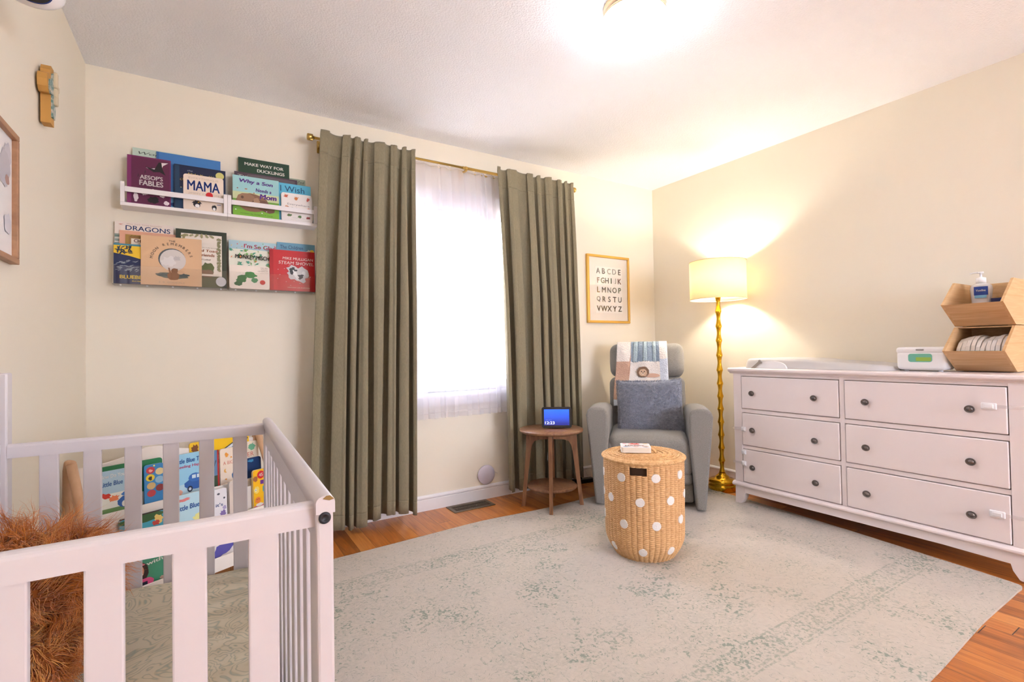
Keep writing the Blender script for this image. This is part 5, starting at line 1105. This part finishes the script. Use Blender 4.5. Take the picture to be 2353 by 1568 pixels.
CY_0, CY_1 = .688, .905    # crate width along y
def crate(z0, label, nm):
    t = thing('stacking_crate', label, 'crate', (3.18, (CY_0+CY_1)/2, z0), group='stacked pine crates on the dresser')
    zt = z0+.219; th = .010; zm = z0+.104
    tip, f0, f1, bk = 2.975, 3.150, 3.140, 3.352
    for i, y in enumerate((CY_0, CY_1-th)):
        mb = MB(); mb.prism([(tip, zm), (f0, z0+.004), (bk, z0+.004), (bk, zt), (f1, zt)], y, y+th, PINE, 'y'); mb.build('side_panel', t, .0015)
    def slab(p, q, n, name):
        d = (Vector(q)-Vector(p)); nn = Vector((-d.y, d.x)).normalized()*n
        mb = MB(); mb.prism([p, q, (q[0]+nn.x, q[1]+nn.y), (p[0]+nn.x, p[1]+nn.y)], CY_0+(th if name != 'front_panel' else -.0), CY_1-(th if name != 'front_panel' else -.0), PINEF, 'y'); mb.build(name, t, .001)
    mb = MB(); d = Vector((tip-f0, zm-z0-.004)); nn = Vector((d.y, -d.x)).normalized()*.010
    a, b = Vector((f0, z0+.004)), Vector((tip, zm))
    mb.prism([tuple(a), tuple(b), (b.x+.0135, b.y+.0), (a.x+.012, a.y)], CY_0+th, CY_1-th, PINEF, 'y'); mb.build('front_panel', t, .0008)
    mb = MB(); mb.box((f0+.012, CY_0+th, z0+.004), (bk, CY_1-th, z0+.013), PINE); mb.build('bottom_panel', t)
    mb = MB(); mb.box((bk-.009, CY_0+th, z0+.013), (bk, CY_1-th, zt-.002), PINE); mb.build('back_panel', t)
    if nm == 0:
        mb = MB(); mb.box((f1+.02, CY_0+th, zt-.006), (bk-.009, CY_1-th, zt), PINE); mb.build('top_panel', t)
    for y in (CY_0+.02, CY_1-.035):
        for x in (f0+.03, bk-.04):
            mb = MB(); mb.box((x, y, z0), (x+.012, y+.014, z0+.004), PINE); mb.build('peg', t)
    return t
c1 = crate(ZT, 'lower pine crate filled with folded diapers at the right end of the dresser', 0)
c2 = crate(ZT+.219, 'upper pine crate holding the pump bottle, stacked on another crate', 1)
# oval finger slot on the lower crate's front
a, b = Vector((3.150, ZT+.004)), Vector((2.975, ZT+.104)); mid = a.lerp(b, .80); dirv = (b-a).normalized()
# diapers
DP = mat('diaper_white', (242, 238, 234), .85); DPT = mat('diaper_teal_print', (186, 216, 212), .85); DPO = mat('diaper_orange_print', (236, 160, 130), .85)
def diaper(i, y, tilt, h_, mark, label):
    t = thing('folded_diaper', label, 'diaper', (3.17, y, ZT+.016), group='folded diapers in the lower crate')
    Z0 = ZT+.004; xf = 3.083+.004*math.sin(i*2.3); top = h_+.022
    pts = [(3.168, Z0+.012), (3.30, Z0+.011), (3.315, Z0+.03), (3.31, Z0+top-.03), (3.27, Z0+top-.004), (3.20, Z0+top), (3.15, Z0+top-.006), (3.115, Z0+top-.022), (xf+.006, Z0+top-.05), (xf, Z0+.085), (xf+.008, Z0+.062)]
    M = Matrix.Identity(4); M[1][2] = tilt; M[1][3] = -tilt*Z0
    mb = MB(); mb.prism(pts, y-.0074, y+.0074, DP, 'y', M); mb.build('body', t, .0062, 4)
    mb = MB(); mb.prism([(xf-.0008, Z0+.080), (xf+.004, Z0+.066), (xf+.018, Z0+.060), (xf+.018, Z0+.098), (xf-.0004, Z0+.100)], y-.0076, y+.0076, DPT, 'y', M); mb.build('print_band', t, .002)
    if mark:
        mb = MB(); q = blob(0, 0, .012, .012, 18); mb.add([(xf+.030+x, y-.0080, Z0+.125+z) for x, z in q], [tuple(range(18))], DPO, M); mb.build('print_spot', t)
hs = [.138, .145, .150, .152, .146, .138, .146, .147, .154, .150, .147]
for i in range(11):
    y = .8845-i*.0175
    lab = '%s white folded diaper from the left in the lower crate row' % ('', 'second', 'third', 'fourth', 'fifth', 'sixth', 'seventh', 'eighth', 'ninth', 'tenth', '')[i]
    if i == 0: lab = 'white folded diaper at the far left end of the row in the lower crate'
    if i == 10: lab = 'white folded diaper with an orange spot, right end of the row in the lower crate'
    diaper(i, y, -.07, hs[i], i in (10,), lab)
# pump bottle and box
t = thing('pump_bottle', 'clear lotion pump bottle with blue label standing in the upper crate', 'bottle', (3.225, .835, ZT+.232))
BZ = ZT+.2325; bx_, by_ = 3.225, .822
BOT = mat('bottle_clear_plastic', (226, 224, 226), .15, coat=.6)
mb = MB(); mb.lathe([(0, 0), (.034, 0), (.037, .004), (.034, .05), (.033, .08), (.036, .12), (.039, .150), (.036, .165), (.022, .174), (.016, .176), (.016, .182), (0, .182)], BOT, 36, T(bx_, by_, BZ) @ SC(.8, 1.08, 1.14)); mb.build('bottle_body', t)
mb = MB(); mb.lathe([(.017, .176), (.019, .178), (.019, .202), (.008, .206), (.005, .207), (.005, .224), (.011, .225), (.011, .232), (0, .233)], WPLAST, 24, T(bx_, by_, BZ+.024)); mb.tube([(bx_, by_, BZ+.253), (bx_-.008, by_+.022, BZ+.254), (bx_-.012, by_+.038, BZ+.250)], .0035, WPLAST, 8); mb.build('pump', t)
mb = MB(); BL1 = mat('label_blue', (28, 66, 160), .3); BL2 = mat('label_sky', (130, 190, 224), .3)
av = math.atan2(-by_, -bx_)
def lab(z0, z1, a0, a1, m, off=.0006, text=None):
    n = 14; RR = .0412
    def P(i, z): a = a0+(a1-a0)*i/n; return (bx_+(RR*.80+off)*math.cos(a), by_+(RR+off)*math.sin(a), BZ+z)
    mb.add([P(i, z0) for i in range(n+1)]+[P(i, z1) for i in range(n+1)], [(i, i+1, n+2+i, n+1+i) for i in range(n)], m, None, True)
lab(.140, .182, av-.75, av+.55, BL1); lab(.126, .142, av-.7, av+.4, BL2, .0004)
rt = Vector((math.sin(av), -math.cos(av), 0))*-1
px_ = Vector((bx_+.034*math.cos(av-.1), by_+.041*math.sin(av-.1), BZ+.163))
out = Vector((math.cos(av), math.sin(av), 0)); rgt = Vector((0, 0, 1)).cross(out)
TM = Matrix((rgt, Vector((0, 0, 1)), out)).transposed().to_4x4(); TM.translation = px_+out*.005
put_text(mb, 'Vaseline', mat('label_white', (240, 240, 244), .4), TM, .034, .010, 0, .1, .03)
mb.build('label', t)
t = thing('ointment_box', 'small white and navy ointment box beside the pump bottle in upper crate', 'box', (3.22, .755, BZ))
mb = MB(); b0 = Vector((3.205, .722, BZ)); mb.box((3.205, .712, BZ), (3.245, .782, BZ+.085), colm((240, 236, 236))); mb.box((3.2035, .7105, BZ+.085), (3.2465, .7835, BZ+.122), colm((24, 34, 90)))
mb.box((3.2045, .716, BZ+.045), (3.205, .778, BZ+.050), colm((206, 40, 50)))
TM = Matrix((Vector((0, -1, 0)), Vector((0, 0, 1)), Vector((-1, 0, 0)))).transposed().to_4x4(); TM.translation = Vector((3.2044, .747, BZ+.062)); put_text(mb, 'Healing', colm((30, 40, 100)), TM, .052, .012, 0, 0, .02)
mb.build('carton', t, .0015)

# ------------------------------------------------------------------ ceiling light
cl = thing('ceiling_light', 'lit flush mount ceiling light with brass ring and white glass dome', 'ceiling light', (1.49, 1.41, ZC))
M = T(1.492, 1.412, 0)
BR2 = mat('pale_brass_ring', (206, 180, 140), .3, .9)
mb = MB(); mb.lathe([(.118, 2.44), (.124, 2.438), (.125, 2.432), (.121, 2.428), (.121, 2.408), (.126, 2.404), (.130, 2.392), (.128, 2.388), (.112, 2.392)], BR2, 64, M, cap=False); mb.build('mounting_ring', cl)
CG = emis_mat('ceiling_glass_glow', (240, 243, 255), CEIL_STR)
mb = MB(); mb.lathe([(.112, 2.396), (.127, 2.389), (.1325, 2.380), (.131, 2.368), (.122, 2.352), (.104, 2.338), (.07, 2.327), (.03, 2.322), (0, 2.321)], CG, 64, M, cap=False); mb.build('glass_dome', cl)
mb = MB(); mb.tube([(1.405, 1.318, 2.405), (1.400, 1.313, 2.400), (1.398, 1.311, 2.392)], .003, BRASS, 8); mb.build('thumb_screw', cl)
